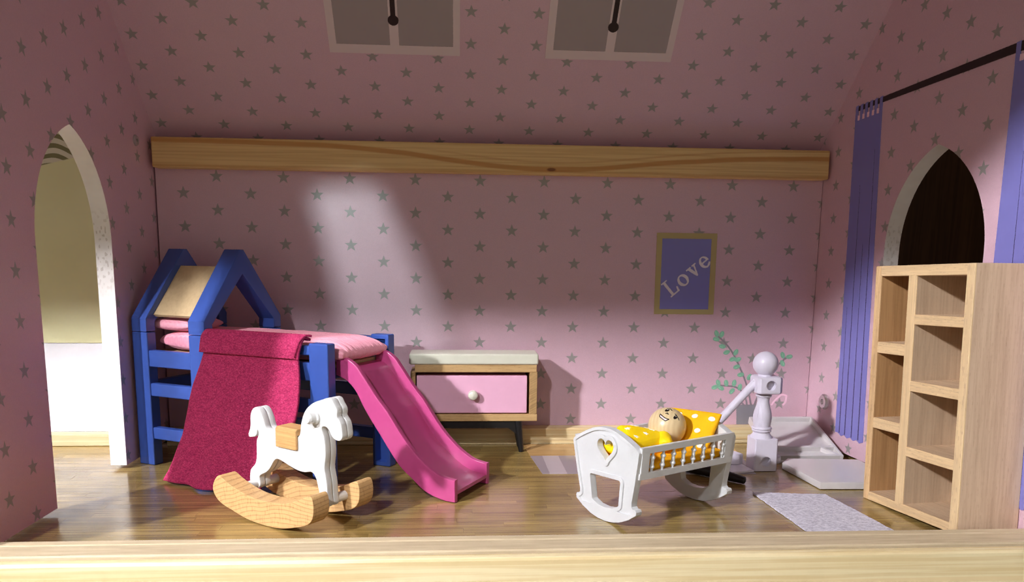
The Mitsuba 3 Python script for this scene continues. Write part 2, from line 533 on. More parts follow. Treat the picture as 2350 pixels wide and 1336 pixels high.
mat('pine_strip', principled(proc(strip_fn), 0.45, 0.4))
mat('pine_gray', principled(proc(lambda p, n, uv: mix(srgb(206, 190, 158), srgb(178, 160, 128), fbm(p.x * 60, p.y * 900, p.z * 900, 3))), 0.55, 0.35))


def plank_fn(p, n, uv):
    # uv is one pair of random numbers per plank
    g = fbm(p.x * 22 + uv.x * 40, p.y * 700 + uv.y * 30, 0.0, 3)
    h = fbm(p.x * 9 + uv.y * 50, p.y * 220, 2.0, 2)
    c = mix(srgb(156, 133, 78), srgb(120, 98, 54), smoothstep(0.3, 0.72, g) * 0.7 + 0.2 * h)
    tone = 0.80 + 0.34 * uv.x
    line = smoothstep(0.70, 0.80, noise(p.x * 45 + uv.y * 9, p.y * 1300)) * 0.32
    dust = smoothstep(0.985, 0.997, noise(p.x * 900, p.y * 900)) * 0.4
    return mix(mix(c * tone, srgb(92, 64, 42), line), srgb(220, 205, 190), dust)


mat('floor_print', {'type': 'blendbsdf', 'weight': 0.10, 'bsdf_0': principled(proc(plank_fn), 0.2, 0.6), 'bsdf_1': {'type': 'roughconductor', 'material': 'Ag', 'alpha': 0.055}})


def tabs_checks(p, n, uv):
    # the printed mat: a tan border band at the wall, grey checks in front
    x, y = uv.x, uv.y
    i = dr.floor((x - 0.2804) / 0.0118)
    odd = i - 2 * dr.floor(i / 2)
    chk = mix(srgb(176, 166, 168), srgb(148, 138, 142), odd)
    tan = mix(srgb(186, 150, 100), srgb(166, 128, 80), fbm(x * 30, y * 600, 0.0, 2))
    return mix(chk, tan, smoothstep(0.2509, 0.2514, y))


mat('mat_print', principled(proc(tabs_checks), 0.12, 0.7))


def olive_fn(p, n, uv):
    z0 = 0.2075 + (p.x + 0.0695) * 0.25
    st = dr.sin(p.z * 900 + 3.5 * dr.sin(p.x * 120 + 1) + 2.0 * noise(p.x * 60, p.z * 60) * 3)
    zebra = mix(srgb(214, 208, 190), srgb(112, 106, 62), smoothstep(-0.1, 0.3, st))
    o = mix(srgb(230, 230, 186), srgb(220, 218, 170), fbm(p.x * 30, p.z * 30, 0.0, 2))
    return mix(o, zebra, smoothstep(0.0, 0.001, p.z - z0))


mat('olive_paper', principled(proc(olive_fn), 0.3, 0.5))
mat('white_panel', principled(rgb(236, 238, 242), 0.35, 0.4))
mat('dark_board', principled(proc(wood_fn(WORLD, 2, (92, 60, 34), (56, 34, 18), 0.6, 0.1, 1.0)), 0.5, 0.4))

# ------------------------------------------------------------------ the room
KL, KR = 0.015, 0.075
GAP = 0.003
WT = 0.0105
PH = 0.8216
RIDGE_Y, RIDGE_Z, EAVE_Y, EAVE_Z, EAVE_B = 0.1765, 0.3697, 0.053, 0.2367, 0.2367


def arch(d_front, d_back, apex_d, apex_z, spring_z, n=18):
    """outline of the pointed doorway in (d, z), from the front foot up over the apex and down"""
    t = np.linspace(0, 1, n)
    def side(d0):
        # quarter-like curve from (d0, spring) to apex
        x = d0 + (apex_d - d0) * (1 - np.cos(t * np.pi * 0.40)) / (1 - math.cos(np.pi * 0.40))
        z = spring_z + (apex_z - spring_z) * np.sin(t * np.pi * 0.40) / math.sin(np.pi * 0.40)
        return np.c_[x, z]
    a, b = side(d_front), side(d_back)
    return np.vstack([[[d_front, -0.01]], a, b[::-1][1:], [[d_back, -0.01]]])


def gable():
    D = lambda y: 0.3 - y
    return Polygon([(-0.0135, GAP), (-0.0135, EAVE_B - 0.0135 * math.tan(PH)), (D(RIDGE_Y), RIDGE_Z), (D(EAVE_Y), EAVE_Z), (D(EAVE_Y), GAP)])


def side_wall(name, hole, sign, x0, k, paper_key, label, doorname):
    poly = gable().difference(Polygon(hole))
    m = trimesh.creation.extrude_polygon(poly, WT, engine='earcut')
    # subdivide nothing: planes only. local (d, z, w) -> world; w=0 is the papered inner face
    V = m.vertices.copy()
    d, z, w = V[:, 0], V[:, 1], V[:, 2]
    W = np.c_[x0 + sign * (k * d + w), 0.3 - d, z]
    nrm = m.face_normals
    cen = m.triangles_center
    inside = Polygon(hole).buffer(0.0008)
    rim = (np.abs(nrm[:, 2]) < 0.5) & np.array([inside.covers(Point(c[0], c[1])) for c in cen])
    face = (~rim)
    def sub(mask):
        t = tm(W, m.faces[mask])
        idx = np.unique(t.faces)
        re = -np.ones(len(W), int); re[idx] = np.arange(len(idx))
        return tm(W[idx], re[t.faces]), np.c_[d, z][idx]
    shell, uv = sub(face)
    key = structure(name, shell, paper_key, label, 'wall', False, uv=uv)
    lin, _ = sub(rim)
    part(doorname, lin, 'lining_white', key, 40, label='white painted edge of the pointed doorway')
    return key


left_hole = arch(0.1690, 0.0770, 0.1218, 0.2168, 0.150)
right_hole = arch(0.1790, 0.0855, 0.1315, 0.2150, 0.150)
side_wall('wall_left', left_hole, -1, -0.0022, KL, 'paper_left', 'pink star-papered side wall with a pointed doorway into a bright white room', 'door_lining')
side_wall('wall_right', right_hole, 1, 0.500, KR, 'paper_right', 'pink star-papered side wall with violet curtains round a dark pointed opening', 'door_lining')


def panel_uv(P4, uv4):
    return tm(P4, [[0, 1, 2], [0, 2, 3]]), np.array(uv4, float)


def slab_wall(name, x0, x1, z0, z1, key, label, y=0.3, th=0.006):
    m = plainbox(x0, x1, y, y + th, z0, z1)
    return structure(name, m, key, label, 'wall', False, uv=np.asarray(m.vertices)[:, [0, 2]])


k = slab_wall('wall_back', -0.0010, 0.4996, 0.0, 0.2240, 'paper_back', 'pink back wall printed with rows of small grey stars')
part('added_seam_backing', plainbox(-0.012, 0.512, 0.3062, 0.3100, -0.005, 0.2240), 'gap_dark', k, False, label='dark board added behind the seams to keep them dark')  # added so outside light does not show through the wall seams
n_sl = np.array([0, math.sin(PH), math.cos(PH)])


def slope_pt(x, t, w=0.0):
    return np.c_[np.broadcast_to(x, np.shape(t)), 0.3 - t * math.cos(PH) + w * 0 - w * n_sl[1], 0.2367 + t * math.sin(PH) - w * n_sl[2]]


tl = (0.3 - RIDGE_Y) / math.cos(PH)
TB = -0.0185
P = np.vstack([slope_pt(np.array([-0.004, 0.520, 0.520, -0.004]), np.array([TB, TB, tl, tl]), w) for w in (0, -0.006)])
sl = tm(P, [[0, 1, 2], [0, 2, 3], [4, 6, 5], [4, 7, 6], [0, 5, 1], [0, 4, 5], [1, 6, 2], [1, 5, 6], [2, 7, 3], [2, 6, 7], [3, 4, 0], [3, 7, 4]])
sl.fix_normals()
structure('ceiling', sl, 'paper_slope', 'pink sloping roof panel printed with grey stars above the pine beam', 'ceiling', False,
          uv=np.r_[np.c_[[-0.004, 0.520, 0.520, -0.004], [TB, TB, tl, tl]], np.c_[[-0.004, 0.520, 0.520, -0.004], [0, 0, tl, tl]]])


def sloped_panel(name, x0, x1, ya, za, yb, zb, th, key, label):
    a, b = np.array([ya, za]), np.array([yb, zb])
    n = np.array([-(b - a)[1], (b - a)[0]]); n /= np.linalg.norm(n)
    if n[1] < 0: n = -n
    L = [a, b, b + n * th, a + n * th]
    m = prism([(q[0], q[1]) for q in L], x0, x1, 0, axis='u')
    return structure(name, m, key, label, 'roof', False)


structure('shade_board_overhead', plainbox(-1.3, 1.5, -0.212, 0.42, 0.420, 0.438), 'outer_roof', 'unseen panel added above the open dollhouse to shade its upper part', 'shade board')  # unseen board, added to shade the upper part of the room
sloped_panel('roof_back', -0.46, -0.004, 0.3, EAVE_B + 0.001, RIDGE_Y, RIDGE_Z, 0.006, 'outer_roof', 'back half of the roof over the neighbouring white room')
sloped_panel('roof_back', 0.520, 0.72, 0.3, EAVE_B + 0.001, RIDGE_Y, RIDGE_Z, 0.006, 'outer_roof', 'back half of the roof over the dark neighbouring room')

# neighbouring rooms seen through the two doorways
k = slab_wall('wall_neighbour', -0.46, -0.0022 - WT, 0.0768, 0.2367, 'olive_paper', 'olive wall with a zebra striped band, seen through the left doorway')
part('wainscot', plainbox(-0.46, -0.0022 - WT, 0.2992, 0.3055, 0.0093, 0.0766), 'white_panel', k, False, label='white lower panel')
part('skirting', rbox(-0.46, -0.0022 - WT, 0.289, 0.2991, 0.0002, 0.0093, 0.0008), 'pine_strip', k, 30, label='pale pine skirting strip')
structure('wall_outer', plainbox(-0.466, -0.46, 0.12, 0.306, 0.0, 0.24), 'white_panel', 'outer wall of the neighbouring white room', 'wall')
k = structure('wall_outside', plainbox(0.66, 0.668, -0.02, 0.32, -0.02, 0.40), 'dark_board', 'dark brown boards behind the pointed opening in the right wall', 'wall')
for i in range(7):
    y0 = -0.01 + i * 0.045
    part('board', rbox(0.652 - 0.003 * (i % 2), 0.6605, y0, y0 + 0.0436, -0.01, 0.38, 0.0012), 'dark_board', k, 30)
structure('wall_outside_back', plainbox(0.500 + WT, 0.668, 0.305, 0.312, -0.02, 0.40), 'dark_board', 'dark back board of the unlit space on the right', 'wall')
structure('wall_added_front', plainbox(0.530, 0.668, 0.040, 0.050, -0.02, 0.10), 'dark_board', 'dark board added in front to limit the light in the space on the right', 'wall')  # low board added to hold back light from the space behind it
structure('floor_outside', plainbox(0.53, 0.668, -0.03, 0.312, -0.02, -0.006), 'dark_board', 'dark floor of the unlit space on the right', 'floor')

# ------------------------------------------------------------------ floor: printed planks
FX0, FX1, FY0, FY1 = -0.46, 0.530, 0.060, 0.300
floor_key = structure('floor', plainbox(FX0, FX1, FY0 + 0.002, FY1, -0.008, -0.00035), 'gap_dark', 'glossy brown floor printed with narrow wooden planks', 'floor')
ROW = 0.0078
far_m, far_uv = [], []
nrow = int((FY1 - FY0) / ROW) + 1
for r in range(nrow):
    y0 = FY0 + r * ROW
    y1 = min(y0 + ROW, FY1)
    x = FX0 - rng.uniform(0, 0.07)
    while x < FX1:
        L = rng.uniform(0.055, 0.10)
        a, b = max(x, FX0), min(x + L, FX1)
        x += L
        if b - a < 0.002: continue
        g = 0.00004
        m = plainbox(a + g, b - g, y0 + g, y1 - g, -0.0008, rng.uniform(-0.00001, 0.00001))
        uv = np.tile(rng.uniform(0, 1, 2), (len(m.vertices), 1))
        if y0 < 0.195 and b > -0.06 and a < 0.515:
            part('plank', m, 'floor_print', floor_key, False, uv=uv)
        else:
            far_m.append(m); far_uv.append(uv)
part('far_planks', cat(*far_m), 'floor_print', floor_key, False, kind='stuff', label='more of the same printed planks towards the back', uv=np.vstack(far_uv))

# front lip of the floor and the pine board below it
trim = structure('trim_front', prism([(0.0457, -0.01), (0.0457, 0.0068), (0.0464, 0.0076), (0.0585, 0.0076), (0.0592, 0.0068), (0.0602, 0.0068), (0.0610, 0.0074), (0.0652, 0.0076), (0.0660, 0.0066), (0.0660, -0.01)], -0.46, 0.70, 0, axis='u'),
                 'pine_gray', 'greyish wooden lip with a groove along the front edge of the floor', 'trim', 20)
part('front_board', prism([(0.0400, -0.10), (0.0400, 0.0044), (0.0410, 0.0058), (0.0422, 0.0062), (0.0440, 0.0062), (0.0447, 0.0054), (0.0447, -0.10)], -0.46, 0.70, 0, axis='u'), 'pine_strip', trim, 20, label='pale yellow pine board facing the front')

# beam, skirting
structure('trim_beam', rbox(0.0012, 0.4985, 0.2880, 0.2998, 0.2043, 0.2256, 0.0012), 'pine_beam', 'pale pine beam with a brown streak and a knot across the top of the back wall', 'trim', 30)
structure('baseboard_back', cat(rbox(0.0, 0.500, 0.2880, 0.2998, 0.0030, 0.0129, 0.0009), rbox(0.0, 0.500, 0.2888, 0.2998, 0.0001, 0.0034, 0.0004)), 'pine_strip', 'narrow pine skirting strip along the foot of the pink back wall', 'baseboard', 30)

# screws
def on_right(d, z, w):
    """w towards the room"""
    return np.c_[0.5 + KR * d - w, 0.3 - d, z]


def on_left(d, z, w):
    return np.c_[-0.0022 - KL * d + w, 0.3 - d, z]


def bolt(r, h, hexr):
    prof = np.array([(0, -0.002), (r * 0.92, -0.002), (r, 0), (r, h * 0.45), (r * 0.80, h), (hexr, h)])
    body = lathe(np.vstack([prof, [(hexr, h * 0.3), (0, h * 0.3)]]), n=36)
    return body


m = bolt(0.0060, 0.0026, 0.0022); V = m.vertices
m.vertices = on_right(0.0262 + V[:, 0], 0.0362 + V[:, 1], V[:, 2]); m.fix_normals()
single('bolt', m, 'zinc', 'shiny round zinc bolt head in the right wall beside the violet curtain', 'bolt', 30)
m = bolt(0.0038, 0.0014, 0.0013); V = m.vertices
m.vertices = on_left(0.0293 + V[:, 0], 0.2203 + V[:, 1], V[:, 2]); m.fix_normals()
single('bolt', m, 'window_gray', 'dull grey bolt head in the left wall near the end of the pine beam', 'bolt', 30)

# ------------------------------------------------------------------ flat prints on the walls
on_back = lambda V: np.c_[V[:, 0], 0.3 - V[:, 2] - 0.00002, V[:, 1]]
rect = lambda a0, a1, b0, b1: Polygon([(a0, b0), (a1, b0), (a1, b1), (a0, b1)])
po = thing('poster', 'small violet poster with slanting white lettering Love in a gold frame on the back wall', 'poster')
part('frame', flat_poly(rect(0.3714, 0.4186, 0.1011, 0.1635).difference(rect(0.3756, 0.4143, 0.1050, 0.1592)), on_back, 0.0007), 'frame_gold', po, False)
part('panel', flat_poly(rect(0.3756, 0.4143, 0.1050, 0.1592), on_back, 0.0004), 'violet_print', po, False)


def stroke(P, w):
    return LineString(P).buffer(w / 2, cap_style=2, join_style=2)


def ell(cx, cy, a, b, rot=0):
    return affinity.rotate(affinity.scale(Point(cx, cy).buffer(1, 32), a, b), rot, origin=(cx, cy))


# serif letters, capital height 1
Lr = stroke([(0.18, 0), (0.18, 1)], 0.13).union(rect(0.0, 0.40, 0.96, 1.0)).union(rect(0.0, 0.62, 0.0, 0.05)).union(Polygon([(0.50, 0.0), (0.64, 0.0), (0.68, 0.28), (0.63, 0.28), (0.56, 0.05)]))
Or = ell(0.33, 0.33, 0.33, 0.35).difference(ell(0.33, 0.33, 0.185, 0.30, 8))
Vr = Polygon([(0.06, 0.64), (0.21, 0.64), (0.37, 0.16), (0.50, 0.64), (0.57, 0.64), (0.36, -0.01), (0.29, -0.01)]).union(rect(-0.03, 0.29, 0.62, 0.665)).union(rect(0.40, 0.66, 0.62, 0.665))
Er = ell(0.30, 0.33, 0.30, 0.35).difference(ell(0.31, 0.34, 0.175, 0.30)).difference(Polygon([(0.30, 0.10), (0.75, 0.14), (0.75, 0.34), (0.30, 0.34)])).union(rect(0.10, 0.585, 0.32, 0.375)).union(stroke([(0.36, 0.015), (0.47, 0.06), (0.555, 0.15)], 0.07))
h = 0.0128
ang = 41.0
for ch, off in ((Lr, 0.0), (Or, 0.86), (Vr, 1.72), (Er, 2.56)):
    g = affinity.translate(ch.buffer(0.018), off, 0)
    g = affinity.scale(g, h, h, origin=(0, 0))
    g = affinity.rotate(g, ang, origin=(0, 0))
    g = affinity.translate(g, 0.3846, 0.1143)
    part('letter', flat_poly(g, on_back, 0.0006), 'letter_print', po, False)

# potted plant print
pl = thing('plant_print', 'printed grey pot with green leafy twigs on the back wall behind the white post', 'wall print')
part('pot', flat_poly(Polygon([(0.4424, 0.0129), (0.4612, 0.0129), (0.4601, 0.0290), (0.4414, 0.0290)]), on_back), 'pot_gray', pl, False)
stems = [[(0.4534, 0.0285), (0.4492, 0.0439), (0.4417, 0.0606), (0.4331, 0.0747), (0.4223, 0.0848)], [(0.4500, 0.0285), (0.4456, 0.0393), (0.4375, 0.0439), (0.4250, 0.0445)],
         [(0.4560, 0.0285), (0.4610, 0.0420), (0.4690, 0.0560), (0.4775, 0.0650), (0.4815, 0.0680)], [(0.4575, 0.0285), (0.4640, 0.0400)], [(0.4480, 0.0285), (0.4420, 0.0340)]]
for s in stems:
    part('twig', flat_poly(LineString(smooth_open(s, 16)).buffer(0.0006), on_back, 0.0004), 'stem_gray', pl, False)
leaves = [(0.4222, 0.086, 110), (0.4264, 0.0854, 70), (0.4222, 0.0816, 170), (0.4273, 0.0759, 170), (0.4311, 0.0712, 200), (0.4385, 0.0712, 60), (0.4362, 0.0657, 200), (0.4398, 0.0596, 200), (0.4435, 0.0533, 190), (0.4507, 0.0514, 60), (0.4405, 0.0655, 20),
          (0.4230, 0.0432, 200), (0.4256, 0.0467, 110), (0.4321, 0.0465, 100), (0.4386, 0.0465, 80), (0.4434, 0.0432, 80), (0.4371, 0.0400, 230), (0.4280, 0.0425, 150), (0.4768, 0.0690, 110), (0.4822, 0.0678, 10), (0.4770, 0.0625, 300), (0.4700, 0.0610, 130)]
for x, z, a in leaves:
    lf = ell(x, z, 0.0027, 0.0017, a)
    lk = part('leaf', flat_poly(lf, on_back, 0.0005), 'leaf_green', pl, False)
    part('vein', flat_poly(affinity.rotate(rect(x - 0.0004, x + 0.0021, z + 0.0002, z + 0.0007), a, origin=(x, z)), on_back, 0.0006), 'leaf_light', lk, False)
loop = LineString(smooth_open([(0.4705, 0.0290), (0.4745, 0.0340), (0.4790, 0.0370), (0.4822, 0.0360), (0.4820, 0.0325), (0.4800, 0.0290)], 24)).buffer(0.0007)
single('loop_print', flat_poly(loop, on_back), 'light_pink', 'pale pink loop line printed low on the back wall right of the white post', 'wall print', False)

# roof windows printed on the slope
on_slope = lambda V: slope_pt(V[:, 0], V[:, 1], V[:, 2] + 0.00002)
for x0, x1, lab in ((0.1326, 0.2200, 'printed white double window on the sloping roof, left of the two'), (0.2784, 0.3660, 'printed white double window on the sloping roof, right of the two')):
    w = thing('roof_window', lab, 'window print', 'windows printed on the sloping roof')
    xm = (x0 + x1) / 2
    t0, t1 = 0.0582, 0.150
    panes = [rect(x0 + 0.005, xm - 0.0030, t0 + 0.0063, t1 - 0.006), rect(xm + 0.0030, x1 - 0.0046, t0 + 0.0063, t1 - 0.006)]
    part('frame', flat_poly(rect(x0, x1, t0, t1).difference(panes[0]).difference(panes[1]), on_slope, 0.0005), 'window_white', w, False)
    for pn in panes:
        part('pane', flat_poly(pn, on_slope, 0.0003), 'window_gray', w, False)
    part('handle', flat_poly(rect(xm - 0.0016, xm + 0.0016, 0.0815, 0.130).union(Point(xm, 0.0819).buffer(0.0035)), on_slope, 0.0008), 'rod_print', w, False, label='black rod with a round knob')

# curtains printed on the right wall
on_r = lambda V: on_right(V[:, 0], V[:, 1], V[:, 2] + 0.00002)
ROD = lambda d: 0.2500 + (d - 0.0381) * 0.0475
rod = Polygon([(0.0381, ROD(0.0381) - 0.0010), (0.0381, ROD(0.0381) + 0.0022), (0.232, ROD(0.232) + 0.0026), (0.232, ROD(0.232) - 0.0030)])
single('curtain_rod', flat_poly(rod, on_r, 0.0003), 'rod_print', 'long black curtain rod printed on the right wall above the pointed opening', 'curtain rod', False)


def curtain(da, db, da2, db2, label):
    c = thing('curtain', label, 'curtain', 'violet curtains on the right wall')
    zt = lambda d: ROD(d) - 0.0075
    zb = 0.0150
    jag = []
    n = 9
    for i in range(n + 1):
        d = da2 + (db2 - da2) * i / n
        jag.append((d, zb + (0.0016 if i % 2 else 0.0) + (0.0015 if i == 0 else 0)))
    body = Polygon([(da, zt(da)), (db, zt(db))] + jag[::-1])
    part('panel', flat_poly(body, on_r, 0.0005), 'violet_print', c, False)
    nt = 6
    wd = (db - da) / (2 * nt - 1)
    for i in range(nt):
        d = da + 2 * i * wd
        part('tab', flat_poly(Polygon([(d, zt(d) - 0.001), (d + wd, zt(d + wd) - 0.001), (d + wd, ROD(d) + 0.0030), (d, ROD(d) + 0.0026)]), on_r, 0.0006), 'violet_print', c, False)
        if i < nt - 1:
            part('ring', flat_poly(Polygon([(d + wd, zt(d)), (d + 2 * wd, zt(d)), (d + 2 * wd, zt(d) + 0.0035), (d + wd, zt(d) + 0.0035)]), on_r, 0.0005), 'light_pink', c, False)
    for f, hgt in ((0.16, 0.42), (0.36, 0.80), (0.60, 0.62), (0.84, 0.90)):
        d = da2 + (db2 - da2) * f
        d1 = da + (db - da) * f
        zz = zb + (zt(da) - zb) * hgt
        part('fold', flat_poly(Polygon([(d - 0.00045, zb + 0.002), (d + 0.00045, zb + 0.002), (d1 + (d - d1) * (1 - hgt), zz)]), on_r, 0.00065), 'dark_fold', c, False)


curtain(0.0388, 0.0702, 0.0440, 0.0800, 'narrow violet curtain printed beside the bolt, left of the pointed opening')
curtain(0.1880, 0.2220, 0.1880, 0.2320, 'violet curtain printed at the right edge of the wall, right of the pointed opening')

# ------------------------------------------------------------------ loft bed
L, Wb, ZJ, ZT, A2, PW, PD = 0.1605, 0.0747, 0.0916, 0.0915, 0.0507, 0.0139, 0.0079
bed = thing('loft_bed', 'blue plastic loft bed with two gable frames by the left wall', 'bed')
BP = 'blue_plastic'


def post(u, far):
    v0 = Wb - PD if far else 0.0
    body = to_man(rbox(u, u + PW, v0, v0 + PD, 0.0, ZJ, 0.0009, 2))
    a, b = (v0 - 0.001, v0 + PD - 0.0016) if far else (PD * 0.2, PD + 0.001)
    if far:
        body -= to_man(plainbox(u + 0.0025, u + PW - 0.0025, a, b, 0.0030, ZJ - 0.0030))
    return from_man(body)


for far in (0, 1):
    for u in (0.0, A2, L - PW):
        part('post', BED(post(u, far)), BP, bed, 30)
    v0 = Wb - 0.0065 if far else 0.0010
    for z0, z1 in ((0.0683, 0.0795), (0.0482, 0.0570), (0.0184, 0.0266)):
        part('rail', BED(rbox(PW - 0.001, L - PW + 0.001, v0, v0 + 0.0055, z0, z1, 0.0008, 1)), BP, bed, 30)
    part('rail', BED(rbox(A2 + PW - 0.001, L - PW + 0.001, v0, v0 + 0.0055, 0.0840, 0.0900, 0.0008, 1)), BP, bed, 30)
for u in (0.001, L - 0.0128):
    part('end_rail', BED(rbox(u, u + 0.0055, PD - 0.001, Wb - PD + 0.001, 0.0680, 0.0756, 0.0008)), BP, bed, 30)
part('end_rail', BED(rbox(0.001, 0.0065, PD - 0.001, Wb - PD + 0.001, 0.0482, 0.0570, 0.0008)), BP, bed, 30)
GI = [(0.0079, ZJ + 0.0004), (0.0079, 0.0985), (Wb / 2, 0.1305), (Wb - 0.0079, 0.0985), (Wb - 0.0079, ZJ + 0.0004)]
GO = [(0, ZJ + 0.0004), (0, 0.1008), (Wb / 2 - 0.0020, 0.1470), (Wb / 2 + 0.0020, 0.1470), (Wb, 0.1008), (Wb, ZJ + 0.0004)]
for u in (0.0, A2):
    g = prism(GO + GI[::-1], u, u + PW, 0.0009, axis='u')
    part('gable', BED(g), BP, bed, 25)


def roof_slope_pt(s, w):
    """point on the near roof slope: s from 0 (foot) to 1 (apex), w inwards"""
    v = s * (Wb / 2); z = 0.1008 + s * 0.0462
    n = np.array([0.0462, -Wb / 2]) / math.hypot(0.0462, Wb / 2)
    return v + n[0] * w, z + n[1] * w


q = [roof_slope_pt(0.10, 0.0036), roof_slope_pt(0.80, 0.0036), roof_slope_pt(0.80, 0.0060), roof_slope_pt(0.10, 0.0060)]
part('roof_board', BED(prism(q, PW - 0.001, A2 + 0.001, 0.0003, axis='u')), 'plywood', bed, 30, label='pale plywood roof panel')
part('platform', BED(rbox(0.004, L - 0.0056, 0.0160, Wb - 0.0100, 0.0750, 0.0775, 0.0006)), 'plywood', bed, 30, label='pale wooden bed base')

# slide
sl_t = thing('slide', 'bright pink plastic slide curving down from the foot of the blue loft bed', 'slide')
TOP = np.array([(0.1562, 0.0829), (0.1626, 0.0820), (0.1700, 0.0780), (0.1751, 0.0721), (0.1801, 0.0655), (0.1861, 0.0580), (0.1921, 0.0514), (0.1981, 0.0432), (0.2050, 0.0342), (0.2129, 0.0262), (0.2218, 0.0193), (0.2296, 0.0154), (0.2385, 0.0140)])
BOT = np.array([(0.1553, 0.0708), (0.1622, 0.0685), (0.1695, 0.0622), (0.1746, 0.0535), (0.1797, 0.0458), (0.1877, 0.0350), (0.1948, 0.0252), (0.2018, 0.0170), (0.2098, 0.0108), (0.2167, 0.0054), (0.2245, 0.0021), (0.2333, 0.0004), (0.2385, 0.0003)])
top, bot = smooth_open(TOP, 48), smooth_open(BOT, 48)
for v0 in (0.0145, 0.0583):
    part('side_wall', BED(prism(np.vstack([bot, top[::-1]]), v0, v0 + 0.0040, 0.0008, axis='v')), 'pink_plastic', sl_t, 40)
dn = np.gradient(top, axis=0); dn /= np.linalg.norm(dn, axis=1, keepdims=True)
nn = np.c_[-dn[:, 1], dn[:, 0]]
ft, fb = top - nn * 0.0074, top - nn * 0.0096
ft[:, 1] = np.maximum(ft[:, 1], 0.0062); fb = np.c_[fb[:, 0], np.maximum(fb[:, 1], 0.0008)]
ft[-1, 0] = fb[-1, 0] = 0.2382
part('chute', BED(prism(np.vstack([fb, ft[::-1]]), 0.0180, 0.0588, 0.0003, axis='v')), 'pink_plastic', sl_t, 40)

# bed textiles
mt = cushion(0.150, 0.050, 0.0134, 40, 6.0, 0.0016, 3, 0.0005)
V = mt.vertices
V[:, 2] += 0.0004 * np.sin(V[:, 1] * 2 * np.pi / 0.0048) * (np.abs(V[:, 0]) > 0.058)
mt.vertices = np.c_[V[:, 0] + 0.0125 + 0.075, V[:, 1] + Wb / 2, V[:, 2] + 0.0853 - 0.0020 * np.clip((V[:, 0] - 0.05) / 0.026, 0, 1) ** 2]
single('mattress', BED(mt), 'pink_knit', 'soft pink quilted mattress on the blue loft bed', 'mattress', True)
pw = cushion(0.034, 0.032, 0.0085, 26, 3.0, 0.001, 5, 0.0005)
pw.vertices = pw.vertices + [0.0240, 0.0260, 0.0963]
single('bed_pillow', BED(pw), 'pink_knit', 'pink pillow under the wooden roof of the loft bed', 'pillow', True)

# blanket hanging over the near side of the bed
path = smooth_open([(0.0060, 0.0930), (0.0035, 0.0942), (0.0008, 0.0946), (-0.0020, 0.0928), (-0.0032, 0.0880), (-0.0042, 0.0820), (-0.0115, 0.0590), (-0.0195, 0.0340), (-0.0275, 0.0080), (-0.0300, 0.0016)], 70)
zz = path[:, 1]
zr = [0.001, 0.0086, 0.0225, 0.0307, 0.0421, 0.0523, 0.0615, 0.0721, 0.0826, 0.094, 0.099]
uL = np.interp(zz, zr, [0.0515, 0.0551, 0.0592, 0.0618, 0.0625, 0.0626, 0.0634, 0.0659, 0.0680, 0.0672, 0.0672])
uR = np.interp(zz, [0.001, 0.0086, 0.0221, 0.0332, 0.0474, 0.057, 0.0676, 0.0825, 0.094, 0.099], [0.127, 0.130, 0.1376, 0.1434, 0.1470, 0.1472, 0.1458, 0.1420, 0.1440, 0.1440])
NU = 60
f = np.linspace(0, 1, NU)
S = np.zeros((len(path), NU, 3))
for i, (v, z) in enumerate(path):
    hang = np.clip((0.09 - z) / 0.09, 0, 1)
    u = uL[i] + (uR[i] - uL[i]) * f
    wav = 0.0022 * hang * np.sin(f * 2 * np.pi * 1.3 + 0.6) + 0.0012 * hang * np.sin(f * 2 * np.pi * 3.1 + 2)
    S[i] = np.c_[u, v + wav * (z < 0.085), np.full(NU, z) + 0.0004 * (meshkit.fbm(np.c_[u * 90, np.full(NU, i * 0.2), u * 0], 2, 4) - 0.5)]
    S[i, :, 2] = np.maximum(S[i, :, 2], 0.0012)
bl = thing('blanket', 'crimson felt blanket hanging from the loft bed down to the floor', 'blanket')
part('cloth', BED(grid_cloth(S, 0.0013)), 'red_felt', bl, True)
hem = np.array([(0.0042, 0.0956), (0.0008, 0.0960)] + [(v - 0.0016, z) for v, z in path if 0.0815 < z < 0.0940 and v < -0.001])
hem = smooth_open(hem, 22)
S2 = np.zeros((22, 40, 3))
for i, (v, z) in enumerate(hem):
    tt = i / 21
    S2[i] = np.c_[np.linspace(0.0667 - 0.001 * tt, 0.1462 - 0.0060 * tt, 40), np.full(40, v), np.full(40, z)]
part('folded_hem', BED(grid_cloth(S2, 0.0014)), 'red_felt', bl, True)
st = []
for i in range(26):
    u = 0.068 + i * 0.0029
    st.append(BED(rbox(u, u + 0.0017, -0.0066, -0.0060, 0.0823, 0.0828, 0.0002)))
part('stitching', cat(*st), 'red_felt', bl, 30, kind='stuff')

